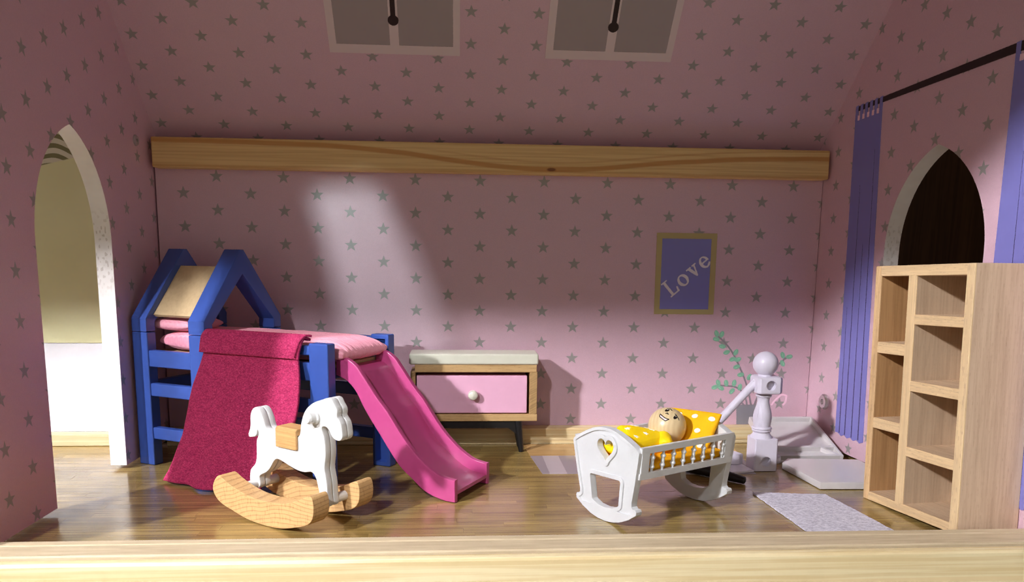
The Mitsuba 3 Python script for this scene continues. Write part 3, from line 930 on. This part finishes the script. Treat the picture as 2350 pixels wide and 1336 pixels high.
# ------------------------------------------------------------------ rocking horse
horse = thing('rocking_horse', 'white toy rocking horse on two curved wooden runners in front of the red blanket', 'rocking horse')
HB = [(0.03548, 0.07051), (0.02748, 0.06963), (0.02141, 0.06743), (0.01695, 0.06445), (0.01419, 0.06134), (0.01225, 0.05735), (0.01100, 0.0528), (0.0096, 0.0478), (0.0066, 0.0464), (0.000, 0.0466), (-0.00731, 0.0472), (-0.01196, 0.04775), (-0.01664, 0.0482), (-0.01836, 0.05194), (-0.02006, 0.05564), (-0.02229, 0.05844), (-0.02465, 0.05934), (-0.02764, 0.05821), (-0.02957, 0.05548), (-0.03026, 0.05078), (-0.03085, 0.04606), (-0.03236, 0.04253), (-0.03200, 0.04122), (-0.02967, 0.04123), (-0.02668, 0.04197), (-0.0247, 0.0442), (-0.02400, 0.0462), (-0.02350, 0.0445), (-0.02476, 0.04157), (-0.02569, 0.03746), (-0.0259, 0.03077), (-0.02767, 0.02581), (-0.03136, 0.02219), (-0.03226, 0.019), (-0.03231, 0.01491), (-0.02945, 0.01270), (-0.02500, 0.01190), (-0.02340, 0.0140), (-0.02368, 0.01893), (-0.01914, 0.02181), (-0.01308, 0.02743), (-0.00907, 0.03150), (-0.00535, 0.03126), (0.00193, 0.02914), (0.00913, 0.02771), (0.0145, 0.02794), (0.01939, 0.02850), (0.02148, 0.02654), (0.02267, 0.02357), (0.02382, 0.01964), (0.02550, 0.01480), (0.0275, 0.01180), (0.03042, 0.01150), (0.03079, 0.01676), (0.03041, 0.023), (0.02972, 0.02728), (0.02880, 0.03211), (0.02973, 0.03915), (0.02956, 0.04595), (0.02846, 0.05074), (0.02757, 0.05480), (0.02960, 0.0553), (0.03198, 0.05428), (0.03358, 0.05204), (0.03519, 0.05012), (0.03806, 0.04898), (0.04114, 0.0496), (0.04245, 0.05172), (0.04235, 0.05383), (0.04187, 0.05679), (0.04025, 0.06021), (0.0386, 0.06211), (0.03899, 0.06428), (0.03809, 0.06688), (0.03670, 0.0685)]
hb = smooth_closed(HB, 260, 0.0)
v0, v1 = 0.0180, 0.0265
vm = (v0 + v1) / 2
part('body', HORSE(cat(prism(hb, v0, vm - 0.00005, 0.0009, axis='v'), prism(hb, vm + 0.00005, v1, 0.0009, axis='v'))), 'white_plastic', horse, 40)
RK = [(-0.03614, 0.0218), (-0.0386, 0.0202), (-0.0408, 0.0172), (-0.04184, 0.01291), (-0.0400, 0.0092), (-0.0280, 0.0040), (-0.0136, 0.0010), (0.0, 0.0002), (0.0131, 0.0010), (0.0273, 0.0046), (0.0381, 0.0110), (0.0392, 0.0150), (0.0390, 0.0200), (0.0373, 0.0232), (0.0345, 0.0226), (0.0279, 0.0195), (0.0191, 0.0163), (0.0057, 0.0143), (-0.0081, 0.0143), (-0.0222, 0.0169), (-0.0327, 0.0208)]
rk = smooth_closed(RK, 120)
W_ = 0.0445
for a in (0.0, W_ - 0.0113):
    part('runner', HORSE(prism(rk, a, a + 0.0113, 0.0006, axis='v')), 'rocker_wood', horse, 30, label='curved beech runner')
for u, z in ((-0.0272, 0.0142), (0.0280, 0.0140)):
    part('dowel', HORSE(tube([(u, 0.004, z), (u, 0.020, z), (u, W_ - 0.004, z)], 0.0027, 20)), 'white_plastic', horse, 30)
saddle = Polygon([(v0 - 0.0018, 0.0398), (v0 - 0.0018, 0.0500), (v0 - 0.0006, 0.0512), (v1 + 0.0006, 0.0512), (v1 + 0.0018, 0.0500), (v1 + 0.0018, 0.0398), (v1 + 0.0001, 0.0398), (v1 + 0.0001, 0.0474), (v0 - 0.0001, 0.0474), (v0 - 0.0001, 0.0398)])
part('saddle', HORSE(prism(np.array(saddle.exterior.coords)[:-1], -0.0071, 0.0092, 0.0006, axis='u')), 'horse_wood', horse, 30, label='small wooden saddle block')
peg = lathe([(0, 0), (0.0040, 0), (0.0040, 0.0012), (0.0031, 0.0018), (0.0031, 0.0050), (0.0024, 0.0062), (0, 0.0064)], n=30)
pv = peg.vertices
peg.vertices = np.c_[pv[:, 0] + 0.0226, v0 - pv[:, 2], pv[:, 1] + 0.0598]; peg.fix_normals()
part('handle_peg', HORSE(peg), 'white_plastic', horse, 30)
peg2 = peg.copy(); q2 = peg2.vertices; q2[:, 1] = v0 + v1 - q2[:, 1]; peg2.vertices = q2; peg2.fix_normals()
part('handle_peg', HORSE(peg2), 'white_plastic', horse, 30)

# ------------------------------------------------------------------ drawer cabinet against the back wall
ds = thing('drawer_cabinet', 'low wooden cabinet with a white top, one pink drawer and black legs behind the slide', 'cabinet')
YF, YB = 0.2620, 0.2870
part('top_slab', rbox(0.1836, 0.2777, YF - 0.0012, YB, 0.0662, 0.0742, 0.0014, 2), 'cream_lacquer', ds, 40, label='white rounded top slab')
part('upper_board', rbox(0.1875, 0.2766, YF, YB, 0.0604, 0.0663, 0.0005), 'dresser_wood', ds, 30)
part('lower_board', rbox(0.1842, 0.2774, YF, YB, 0.0240, 0.0292, 0.0005), 'dresser_wood', ds, 30)
part('side_board', rbox(0.2714, 0.2771, YF + 0.0002, YB, 0.0280, 0.0612, 0.0005), 'dresser_end', ds, 30, label='side board with slanting end grain')
part('side_board', rbox(0.1845, 0.1880, YF + 0.0002, YB, 0.0290, 0.0612, 0.0005), 'dresser_end', ds, 30)
part('back_board', plainbox(0.1870, 0.2720, YB - 0.003, YB - 0.0005, 0.0285, 0.0610), 'gap_dark', ds, False)
dw = part('drawer', rbox(0.1888, 0.2697, YF + 0.0012, YB - 0.004, 0.0300, 0.0578, 0.0005), 'drawer_pink', ds, 30, label='pink drawer front')
kn = lathe([(0, -0.001), (0.0014, -0.001), (0.0014, 0.0012), (0.0026, 0.0018), (0.0036, 0.0030), (0.0037, 0.0040), (0.0031, 0.0054), (0.0018, 0.0062), (0, 0.0064)], n=30)
kv = kn.vertices
kn.vertices = np.c_[0.2298 + kv[:, 0], YF + 0.0012 - kv[:, 2], 0.0440 + kv[:, 1]]; kn.fix_normals()
part('knob', kn, 'cream_lacquer', dw, 30, label='round cream knob')
for y in (YF + 0.0035, YB - 0.005):
    part('apron', plainbox(0.1975, 0.2640, y - 0.0016, y + 0.0016, 0.0185, 0.0241), 'black_plastic', ds, False)
    for s in (-1, 1):
        xt = 0.2308 + s * 0.0325
        a = tube([(xt, y, 0.0240), (xt + s * 0.0012, y, 0.012), (xt + s * 0.0028, y, 0.0003)], [0.0031, 0.0026, 0.0019], 18)
        gus = prism([(xt - s * 0.0075, 0.0188), (xt, 0.0188), (xt + s * 0.0003, 0.0125)], y - 0.0014, y + 0.0014, 0.0002, axis='v')
        part('leg', cat(a, gus), 'black_plastic', ds, 30, label='tapered black leg')

# ------------------------------------------------------------------ printed mat on the floor
mp = Polygon([(0.2689, 0.2872), (0.2755, 0.2038), (0.4209, 0.1985), (0.4330, 0.2868)])
m = trimesh.creation.extrude_polygon(mp, 0.0004, engine='earcut')
m.vertices = m.vertices + [0, 0, 0.00005]
single('floor_mat', m, 'mat_print', 'shiny thin mat with grey checks lying behind the cradle along the skirting', 'mat', False, uv=np.asarray(m.vertices)[:, :2])

# ------------------------------------------------------------------ cradle
cr = thing('cradle', 'white plastic toy cradle with a heart-shaped cut-out and turned spindles', 'cradle')
LC = 0.0757
half = np.array([(0.0, 0.0530), (0.0050, 0.0527), (0.0100, 0.0515), (0.0160, 0.0492), (0.0220, 0.0463), (0.0262, 0.0438), (0.0271, 0.0424), (0.0262, 0.0370), (0.0240, 0.0260), (0.0214, 0.0150), (0.0213, 0.0126), (0.0224, 0.0116), (0.0243, 0.0116), (0.0250, 0.0104), (0.0246, 0.0086), (0.0190, 0.0050), (0.0120, 0.0020), (0.0060, 0.0006), (0.0, 0.0001)])
outl = np.vstack([half, (half[1:-1] * [-1, 1])[::-1]])
op = Polygon([(-0.0126, 0.0252), (0.0126, 0.0252), (0.0108, 0.0108), (0.0060, 0.0086), (0, 0.0080), (-0.0060, 0.0086), (-0.0108, 0.0108)]).buffer(-0.0012).buffer(0.0012, 8)
th = np.linspace(0, 2 * np.pi, 60, endpoint=False)
hx = 16 * np.sin(th) ** 3; hz = 13 * np.cos(th) - 5 * np.cos(2 * th) - 2 * np.cos(3 * th) - np.cos(4 * th)
heart = Polygon(np.c_[hx / 32 * 0.0132 + 0.0006, hz / 29 * 0.0122 + 0.0412])
ho = lambda p_: np.array(p_.exterior.coords)[:-1]
base = prism(outl, 0.0006, 0.0040, 0.0004, [ho(op), ho(heart)], axis='v')
OP = Polygon(outl)
rim1 = OP.difference(OP.buffer(-0.0019)).union(op.buffer(0.0024).difference(op)).union(Polygon(outl).intersection(rect(-0.03, 0.03, 0, 0.0078)).difference(op)).intersection(OP)


def strips(poly, w0, w1, c):
    out = []
    for g in getattr(poly, 'geoms', [poly]):
        if g.geom_type != 'Polygon' or g.area < 1e-8: continue
        out.append(prism(np.array(g.exterior.coords)[:-1], w0, w1, c, [np.array(r.coords)[:-1] for r in g.interiors], axis='v'))
    return cat(*out)


rimm = strips(rim1.simplify(0.00005), -0.0004, 0.0010, 0.0002)
hrim = strips(heart.buffer(0.0026, 12).difference(heart), -0.0005, 0.0010, 0.0003)
for o, name in ((0.0, 'near'), (LC, 'far')):
    parts = []
    for mm in (base, rimm, hrim):
        c = mm.copy()
        if o:
            v = c.vertices; v[:, 1] = LC - v[:, 1]; c.vertices = v; c.faces = c.faces[:, ::-1]
        parts.append(c)
    eb = part('end_board', CRADLE(parts[0]), 'cradle_plastic', cr, 30)
    part('raised_rim', CRADLE(parts[1]), 'cradle_plastic', eb, 30)
    part('heart_rim', CRADLE(parts[2]), 'cradle_plastic', eb, 30)
for s in (-1, 1):
    def side_pt(z):
        return s * (0.0243 + (z - 0.028) * 0.13)
    for z0, z1, nm in ((0.0418, 0.0452, 'top_rail'), (0.0276, 0.0312, 'bottom_rail')):
        ua, ub = side_pt(z0), side_pt(z1)
        hw = 0.0013
        m = prism([(ua - hw, z0), (ua + hw, z0), (ub + hw, z1), (ub - hw, z1)], 0.0015, LC - 0.0015, 0.0004, axis='v')
        part(nm, CRADLE(m), 'cradle_plastic', cr, 30)
    for v in (0.0020, LC - 0.0085):
        ua, ub = side_pt(0.03), side_pt(0.043)
        m = prism([(ua - 0.0012, 0.0295), (ua + 0.0012, 0.0295), (ub + 0.0012, 0.0430), (ub - 0.0012, 0.0430)], v, v + 0.0058, 0.0003, axis='v')
        part('corner_panel', CRADLE(m), 'cradle_plastic', cr, 30)
    for k in range(8):
        v = 0.0108 + k * (0.0663 - 0.0108) / 7
        zs = np.linspace(0.0300, 0.0428, 25)
        rel = (zs - 0.0300) / 0.0128
        rad = 0.00072 + 0.00085 * np.exp(-((rel - 0.30) / 0.07) ** 2) + 0.00085 * np.exp(-((rel - 0.70) / 0.07) ** 2) + 0.00035 * np.exp(-((rel - 0.5) / 0.12) ** 2) + 0.0006 * (np.exp(-(rel / 0.07) ** 2) + np.exp(-((rel - 1) / 0.07) ** 2))
        part('spindle', CRADLE(tube(np.c_[side_pt(zs), np.full(25, v), zs], rad, 12)), 'cradle_plastic', cr, True)
part('base_tray', CRADLE(rbox(-0.0235, 0.0235, 0.003, LC - 0.003, 0.0268, 0.0286, 0.0004)), 'cradle_plastic', cr, 30)
cm = cushion(0.0455, 0.0690, 0.0072, 24, 6, 0.001, 9, 0.0003)
cm.vertices = cm.vertices + [0, LC / 2, 0.0326]
single('cradle_mattress', CRADLE(cm), 'plain_yellow', 'yellow pad lying in the white cradle under the doll', 'mattress', True)
cp_ = cushion(0.0370, 0.0290, 0.0066, 26, 3.2, 0.0008, 11, 0.0006)
uvp = np.asarray(cp_.vertices)[:, :2].copy() + 0.1
a = math.radians(50)
V = cp_.vertices
yy, zz_ = V[:, 1] * math.cos(a) - V[:, 2] * math.sin(a), V[:, 1] * math.sin(a) + V[:, 2] * math.cos(a)
rz = 0.10
cp_.vertices = np.c_[V[:, 0] * math.cos(rz) - yy * math.sin(rz) + 0.000, 0.0645 + V[:, 0] * math.sin(rz) + yy * math.cos(rz) * 0.9, 0.0432 + zz_]
single('cradle_pillow', CRADLE(cp_), 'dotted_yellow', 'yellow pillow with white dots leaning at the head end of the cradle', 'pillow', True, uv=uvp)

# the doll lying in the cradle
doll = thing('doll', 'baby doll with a wooden ball head and yellow dress lying in the cradle', 'doll')
HC, HR = np.array([0.3412, 0.1371, 0.0472]), 0.0111
HCL = np.array([-0.0050 + 0.0472 * 0.05, 0.0508, 0.0472])
body = hull(*[trimesh.creation.icosphere(2, r).vertices + c for c, r in (((-0.0130, 0.0375, 0.0425), 0.0048), ((0.0060, 0.0365, 0.0420), 0.0048), ((-0.0150, 0.010, 0.0410), 0.0052), ((0.0100, 0.010, 0.0410), 0.0052), ((-0.0030, 0.0380, 0.0425), 0.0045), ((-0.0030, 0.020, 0.0460), 0.0055))])
bm = to_man(body).refine_to_length(0.0022)
body = from_man(bm)
body = trimesh.smoothing.filter_taubin(trimesh.Trimesh(body.vertices, body.faces), iterations=12)
dk = part('dress', CRADLE(body), 'dress_plain', doll, True, label='yellow dress with small white stars')
ray_m = body


def star_poly(r):
    a = np.arange(10) * np.pi / 5
    rr = np.where(np.arange(10) % 2 == 0, r, 0.42 * r)
    return np.c_[rr * np.sin(a), rr * np.cos(a)]


tree_v = np.asarray(body.vertices); nrm_v = np.asarray(body.vertex_normals)
from scipy.spatial import cKDTree
kd = cKDTree(tree_v[:, :2][tree_v[:, 2] > 0.042]); topv = tree_v[tree_v[:, 2] > 0.042]; topn = nrm_v[tree_v[:, 2] > 0.042]
for (u, v, r, rot) in ((-0.011, 0.034, 0.0017, 10), (0.0035, 0.033, 0.0019, 40), (-0.004, 0.026, 0.0020, 70), (0.0065, 0.024, 0.0018, 15), (-0.0125, 0.022, 0.0018, 30), (0.001, 0.017, 0.0018, 55), (-0.0075, 0.013, 0.0018, 20), (-0.006, 0.038, 0.0016, 35), (0.0085, 0.015, 0.0017, 0)):
    _, ii = kd.query([u, v])
    c, nn_ = topv[ii], topn[ii]
    t1 = np.cross(nn_, [0, 1, 0]); t1 /= np.linalg.norm(t1); t2 = np.cross(nn_, t1)
    s2 = star_poly(r); ca, sa = math.cos(rot), math.sin(rot)
    s2 = s2 @ np.array([[ca, -sa], [sa, ca]])
    m = trimesh.creation.extrude_polygon(Polygon(s2), 0.0005, engine='earcut')
    W = m.vertices
    m.vertices = c + W[:, :1] * t1 + W[:, 1:2] * t2 + (W[:, 2:] - 0.0002) * nn_; m.fix_normals()
    part('star', CRADLE(m), 'star_white', dk, False)
for s, sh, el, ha in ((1, (0.0075, 0.0370, 0.0428), (0.0130, 0.0335, 0.0415), (0.0150, 0.0300, 0.0405)), (-1, (-0.0150, 0.0365, 0.0420), (-0.0185, 0.030, 0.0440), (-0.0195, 0.0225, 0.0442))):
    arm = hull(trimesh.creation.icosphere(2, 0.0048).vertices + sh, trimesh.creation.icosphere(2, 0.0042).vertices + el)
    ak = part('sleeve', CRADLE(arm), 'dress_plain', doll, True)
    part('hand', CRADLE(ball(ha, 0.0027, 3)), 'dress_plain', doll, True, label='round yellow hand')
part('head', ball(HC, HR, 4), 'head_wood', doll, True, label='round wooden head with a painted face')
head_key = 'doll__head'
# face: points on the ball given by unit directions
eR, eL, ns = np.array([0.21, -0.747, 0.63]), np.array([-0.125, -0.341, 0.932]), np.array([-0.196, -0.591, 0.782])
fc = ns / np.linalg.norm(ns)
fx = eR - eL; fx -= fc * (fx @ fc); fx /= np.linalg.norm(fx)
fy = np.cross(fc, fx)
mouth_c = np.array([-0.40, -0.70, 0.60])
if fy @ mouth_c > fy @ fc: fy = -fy


def face_patch(poly, th):
    """poly in face units of the head radius (right, up), wrapped on the ball"""
    out = []
    for g in getattr(poly, 'geoms', [poly]):
        m = trimesh.creation.extrude_polygon(g.segmentize(0.05), 1.0, engine='earcut')
        m = m.subdivide()
        V = m.vertices
        d = fc + V[:, :1] * fx + V[:, 1:2] * fy
        d /= np.linalg.norm(d, axis=1, keepdims=True)
        m.vertices = HC + d * (HR + np.where(V[:, 2:] > 0.5, th, -0.0001))
        m.fix_normals()
        out.append(m)
    return cat(*out)


def fcoord(d):
    d = np.asarray(d); d = d / (d @ fc)
    return np.array([d @ fx, d @ fy])


ml, mr, mb, mm_ = fcoord([-0.504, -0.443, 0.742]), fcoord([-0.154, -0.826, 0.543]), fcoord([-0.38, -0.799, 0.466]), fcoord([-0.557, -0.563, 0.611])
smile = smooth_open([ml, ml * 0.55 + mr * 0.45 + (mb - (ml + mr) / 2) * 0.28, mr], 10)
low = smooth_open([mr, mb * 0.92 + mr * 0.08, mm_, ml], 16)
mouth = Polygon(np.vstack([smile, low[1:-1]])).buffer(0)
part('mouth', face_patch(mouth, 0.00010), 'mouth_pink', head_key, True, label='pale pink open mouth')
part('mouth_line', face_patch(mouth.exterior.buffer(0.022), 0.00018), 'face_ink', head_key, True, label='black mouth outline')
e1, e2 = fcoord(eR), fcoord(eL)
b1, b2 = fcoord([0.229, -0.595, 0.771]), fcoord([0.397, -0.772, 0.497])
bl_ = fcoord([0.048, -0.313, 0.948])
for e in (e1, e2):
    part('eye', face_patch(ell(e[0], e[1], 0.10, 0.15), 0.00015), 'face_ink', head_key, True, label='black oval eye')
    part('eye_glint', face_patch(ell(e[0] - 0.03, e[1] + 0.06, 0.028, 0.035), 0.00022), 'star_white', head_key, True)
part('eyebrow', face_patch(LineString(smooth_open([b1, (b1 + b2) / 2 + (b1 + b2) / 2 * 0.03, b2], 8)).buffer(0.025), 0.00015), 'face_ink', head_key, True)
part('eyebrow', face_patch(LineString([e2 + [-0.20, 0.18], e2 + [-0.02, 0.26], e2 + [0.16, 0.20]]).buffer(0.025), 0.00015), 'face_ink', head_key, True)
part('nose', face_patch(LineString([(-0.07, -0.02), (-0.02, 0.05), (0.06, 0.03)]).buffer(0.024), 0.00015), 'face_ink', head_key, True, label='short black nose line')

# ------------------------------------------------------------------ white turned post
pc = np.array([0.4297, 0.2127])
post_t = thing('baluster_post', 'white turned post with a ball top and square blocks standing behind the cradle', 'post')
LW = 'lilac_white'


def block(hw, z0, z1, c, holes, k_=0.0022):
    s = hw
    octo = [(-s + k_, -s), (s - k_, -s), (s, -s + k_), (s, s - k_), (s - k_, s), (-s + k_, s), (-s, s - k_), (-s, -s + k_)]
    m = to_man(prism(octo, z0, z1, c, axis='z'))
    for (ax, zc, r) in holes:
        cyl = trimesh.creation.cylinder(r, 0.009, sections=28)
        if ax == 'f':
            cyl.apply_transform(trimesh.transformations.rotation_matrix(np.pi / 2, [1, 0, 0])); cyl.vertices = cyl.vertices + [0.0003, -s, zc]
        else:
            cyl.apply_transform(trimesh.transformations.rotation_matrix(np.pi / 2, [0, 1, 0])); cyl.vertices = cyl.vertices + [ax * s, 0, zc]
        m -= to_man(cyl)
    assert m.num_tri() > 100
    o = from_man(m); o.vertices = o.vertices + [pc[0], pc[1], 0]
    return o


part('base_block', block(0.0081, 0.0002, 0.0228, 0.0006, [('f', 0.0072, 0.0034)], 0.0009), LW, post_t, 25)
prof = [(0, 0.0226), (0.0078, 0.0226), (0.0072, 0.0238), (0.0060, 0.0252), (0.0056, 0.0264), (0.0064, 0.0271), (0.0067, 0.0279), (0.0062, 0.0285), (0.0068, 0.0293), (0.0066, 0.0301), (0.0057, 0.0307), (0.0060, 0.0330), (0.0063, 0.0360), (0.0062, 0.0385), (0.0056, 0.0415), (0.0046, 0.0448), (0.0040, 0.0478), (0.0042, 0.0500), (0.0046, 0.0512), (0.0054, 0.0517), (0.0054, 0.0526), (0.0042, 0.0532), (0.0042, 0.0545), (0, 0.0545)]
part('shaft', lathe(prof, (pc[0] - 0.0012, pc[1], 0), 44), LW, post_t, 40)
part('cap_block', block(0.0088, 0.0540, 0.0658, 0.0016, [('f', 0.0602, 0.0034)]), LW, post_t, 25)
part('ball_top', lathe([(0, 0.0650), (0.0046, 0.0655), (0.0046, 0.0668)] + [(0.0085 * math.sin(t), 0.0740 - 0.0085 * math.cos(t)) for t in np.linspace(0.6, math.pi, 20)], (pc[0] - 0.0012, pc[1], 0), 44), LW, post_t, 40)
d = np.array([-0.0230, 0.0, -0.0260])
p0 = np.array([pc[0] - 0.0085, pc[1], 0.0602])
part('rod', capsule_ends([p0 + np.array([0.004, 0, 0.0045]) * 0.3, p0 + d * 0.7, p0 + d * 1.5], 0.0028, 0.0012, 18), LW, post_t, 35, label='slanting white rod')
part('stub', capsule_ends([(pc[0] + 0.0070, pc[1] - 0.001, 0.0072), (pc[0] + 0.0100, pc[1] - 0.001, 0.0072), (pc[0] + 0.0118, pc[1] - 0.001, 0.0072)], 0.0032, 0.0010, 18), LW, post_t, 35)

# ------------------------------------------------------------------ white trays and boards at the right
tr = thing('leaning_tray', 'white plastic tray with a raised rim leaning in the right back corner', 'tray')
c0, cu = np.array([0.4450, 0.2265, 0.0035]), np.array([1.0, 0.0, 0.0])
cw = np.array([0.002, 0.0600, 0.0165]); Lw = np.linalg.norm(cw); cw /= Lw
cn = np.cross(cu, cw); cn /= np.linalg.norm(cn)
place_tray = lambda V: c0 + V[:, :1] * cu + V[:, 1:2] * cw + V[:, 2:] * cn
def trp(m):
    m = m.copy(); m.vertices = place_tray(m.vertices); m.fix_normals(); return m
TW = 0.0510
part('plate', trp(rbox(0, TW, 0, Lw, -0.0035, -0.0015, 0.0005)), 'ivory_plastic', tr, 30)
for b in ((0, 0.0022, 0, Lw), (TW - 0.0022, TW, 0, Lw), (0, TW, Lw - 0.0022, Lw), (0, TW, 0.0005, 0.0027)):
    part('rim', trp(rbox(b[0], b[1], b[2], b[3], -0.0033, 0.0022, 0.0005)), 'ivory_plastic', tr, 30)
part('ledge', trp(rbox(0.002, TW - 0.002, 0.0130, 0.0155, -0.0030, 0.0022, 0.0005)), 'ivory_plastic', tr, 30)
part('rib', trp(prism([(TW - 0.0125, 0.0135), (TW - 0.0105, 0.0140), (TW - 0.0010, 0.0015), (TW - 0.0030, 0.0010)], -0.0030, 0.0018, 0.0004, axis='z')), 'ivory_plastic', tr, 30)
sb = [(0.4440, 0.2110), (0.4485, 0.1612), (0.4900, 0.1600), (0.5020, 0.1760), (0.5020, 0.2170), (0.4520, 0.2215)]
single('white_board', prism(sb, 0.0003, 0.0052, 0.0007, axis='z'), 'ivory_plastic', 'flat white board lying on the floor between the post and the wooden shelf unit', 'board', 30)
lp = thing('lilac_panel', 'pale lilac plastic panel with a raised edge lying between the cradle and the white post', 'panel')
part('plate', prism([(0.3860, 0.2230), (0.4110, 0.2290), (0.4180, 0.2200), (0.4205, 0.2020), (0.4000, 0.1960), (0.3830, 0.2050)], 0.0005, 0.0022, 0.0005, axis='z'), LW, lp, 30)
part('raised_edge', prism([(0.3860, 0.2320), (0.4150, 0.2250), (0.4180, 0.2170), (0.4150, 0.2150), (0.3900, 0.2210)], 0.0022, 0.0100, 0.0008, axis='z'), LW, lp, 30)
single('tapered_leg', capsule_ends([(0.3745, 0.2050, 0.0048), (0.3890, 0.1904, 0.0041), (0.4040, 0.1752, 0.0028)], [0.0044, 0.0038, 0.0024], 0.0010, 20), 'black_plastic', 'black tapered peg leg lying on the floor under the far end of the cradle', 'peg', 35)

# white felt piece
fp = np.array([(0.4017, 0.1538), (0.4140, 0.1527), (0.4300, 0.1500), (0.4458, 0.1487), (0.4500, 0.1150), (0.4545, 0.0690), (0.4060, 0.0685), (0.4045, 0.1000), (0.4028, 0.1300)])
d_ = np.vstack([np.linspace(fp[i], fp[(i + 1) % len(fp)], 14, endpoint=False) for i in range(len(fp))])
d_ = d_ + (meshkit.noise(np.c_[d_ * 700, d_[:, :1] * 0], 3)[:, None] - 0.5) * 0.0007
single('felt_rug', prism(d_, 0.0002, 0.0014, 0.0003, axis='z'), 'white_felt', 'white felt rug lying on the floor in front of the wooden shelf unit', 'rug', 30)

# ------------------------------------------------------------------ wooden shelf unit
sh = thing('shelf_unit', 'beech wood shelf unit with seven open compartments at the right edge', 'shelf')
HS, DS = 0.1415, 0.0382
e_ = 0.0005
part('side_panel', SHELF(rbox(0.0, 0.0050, 0, DS, 0.0, HS, e_)), 'beech_inner', sh, 30)
part('side_panel', SHELF(rbox(0.0715, 0.0770, 0, DS, 0.0, HS, e_)), 'beech_side', sh, 30, label='broad beech side facing the front')
part('divider', SHELF(rbox(0.0283, 0.0350, 0.0002, DS - 0.002, 0.004, HS - 0.004, e_)), 'beech_edge', sh, 30)
part('top_panel', SHELF(rbox(0.0045, 0.0720, 0.0001, DS, 0.1355, HS, e_)), 'beech_flat', sh, 30)
part('bottom_panel', SHELF(rbox(0.0045, 0.0720, 0.0001, DS, 0.0, 0.0053, e_)), 'beech_flat', sh, 30)
for z0, z1 in ((0.0901, 0.0968), (0.0447, 0.0511)):
    part('shelf_board', SHELF(rbox(0.0045, 0.0290, 0.0004, DS - 0.002, z0, z1, e_)), 'beech_flat', sh, 30)
for z0, z1 in ((0.1084, 0.1140), (0.0708, 0.0767), (0.0333, 0.0390)):
    part('shelf_board', SHELF(rbox(0.0345, 0.0720, 0.0004, DS - 0.002, z0, z1, e_)), 'beech_flat', sh, 30)
part('back_panel', SHELF(plainbox(0.004, 0.030, DS - 0.0022, DS - 0.0005, 0.004, HS - 0.004)), 'beech_warm', sh, False)
part('back_panel', SHELF(plainbox(0.033, 0.073, DS - 0.0022, DS - 0.0005, 0.004, HS - 0.004)), 'beech_back', sh, False)

# ------------------------------------------------------------------ shop spotlights, out of the picture
for lamp, lab in ((LAMP_A, 'shop spotlight high to the left'), (LAMP_B, 'shop spotlight high in front')):
    to = lamp['to'] / np.linalg.norm(lamp['to'])
    pos = lamp['at'] + to * lamp['dist']
    t = thing('spotlight', lab, 'lamp', kind='helper')
    fr = np.eye(4); z_ = -to; x_ = np.cross([0, 0, 1], z_); x_ /= np.linalg.norm(x_); y_ = np.cross(z_, x_)
    fr[:3, 0], fr[:3, 1], fr[:3, 2], fr[:3, 3] = x_, y_, z_, pos
    r = lamp['r']
    lens = trimesh.creation.cylinder(r, 0.002, sections=32); lens.apply_transform(fr)
    kx = part('lens', lens, 'lamp_housing', t, False)
    scene[kx]['emitter'] = {'type': 'area', 'radiance': {'type': 'rgb', 'value': [float(x) for x in lamp['power']]}}
    e = 0.004 + lamp['snoot']
    can = lathe([(r * 1.05, e), (r * 1.15, e), (r * 1.15, -0.12), (0, -0.12), (0, -0.115), (r * 1.05, -0.110), (r * 1.05, e)], n=32)
    can.apply_transform(fr)
    part('housing', can, 'lamp_housing', t, 30)

# added light for the back wall patch: a small bright lens behind a plate with a slanting four-sided opening
to = PATCH_LAMP['to'] / np.linalg.norm(PATCH_LAMP['to'])
pos = PATCH_LAMP['at'] + to * PATCH_LAMP['dist']
z_ = -to; x_ = np.cross([0, 0, 1], z_); x_ /= np.linalg.norm(x_); y_ = np.cross(z_, x_)
fr = np.eye(4); fr[:3, 0], fr[:3, 1], fr[:3, 2], fr[:3, 3] = x_, y_, z_, pos
t = thing('added_patch_spotlight', 'added spotlight with a mask that lays a slanting light patch on the back wall', 'lamp', kind='helper')
lens = trimesh.creation.cylinder(PATCH_LAMP['r'], 0.002, sections=24); lens.apply_transform(fr)
kx = part('lens', lens, 'lamp_housing', t, False)
scene[kx]['emitter'] = {'type': 'area', 'radiance': {'type': 'rgb', 'value': [float(x) for x in PATCH_LAMP['power']]}}
PL = 0.32
hole = []
for a, b in PATCH_LAMP['mask']:
    dvec = np.array([a, 0.30, b]) - pos
    dvec *= PL / (dvec @ z_)
    hole.append((dvec @ x_, dvec @ y_))
hr = 0.07
plate = trimesh.creation.extrude_polygon(rect(-hr, hr, -hr, hr).difference(Polygon(hole)), 0.002, engine='earcut')
plate.vertices = plate.vertices + [0, 0, PL]; plate.apply_transform(fr)
part('patch_mask', plate, 'lamp_housing', t, False)
walls = cat(*[plainbox(*b) for b in ((-hr, -hr + 0.002, -hr, hr, -0.05, PL), (hr - 0.002, hr, -hr, hr, -0.05, PL), (-hr, hr, -hr, -hr + 0.002, -0.05, PL), (-hr, hr, hr - 0.002, hr, -0.05, PL), (-hr, hr, -hr, hr, -0.052, -0.05))])
walls.apply_transform(fr)
part('housing', walls, 'lamp_housing', t, False)
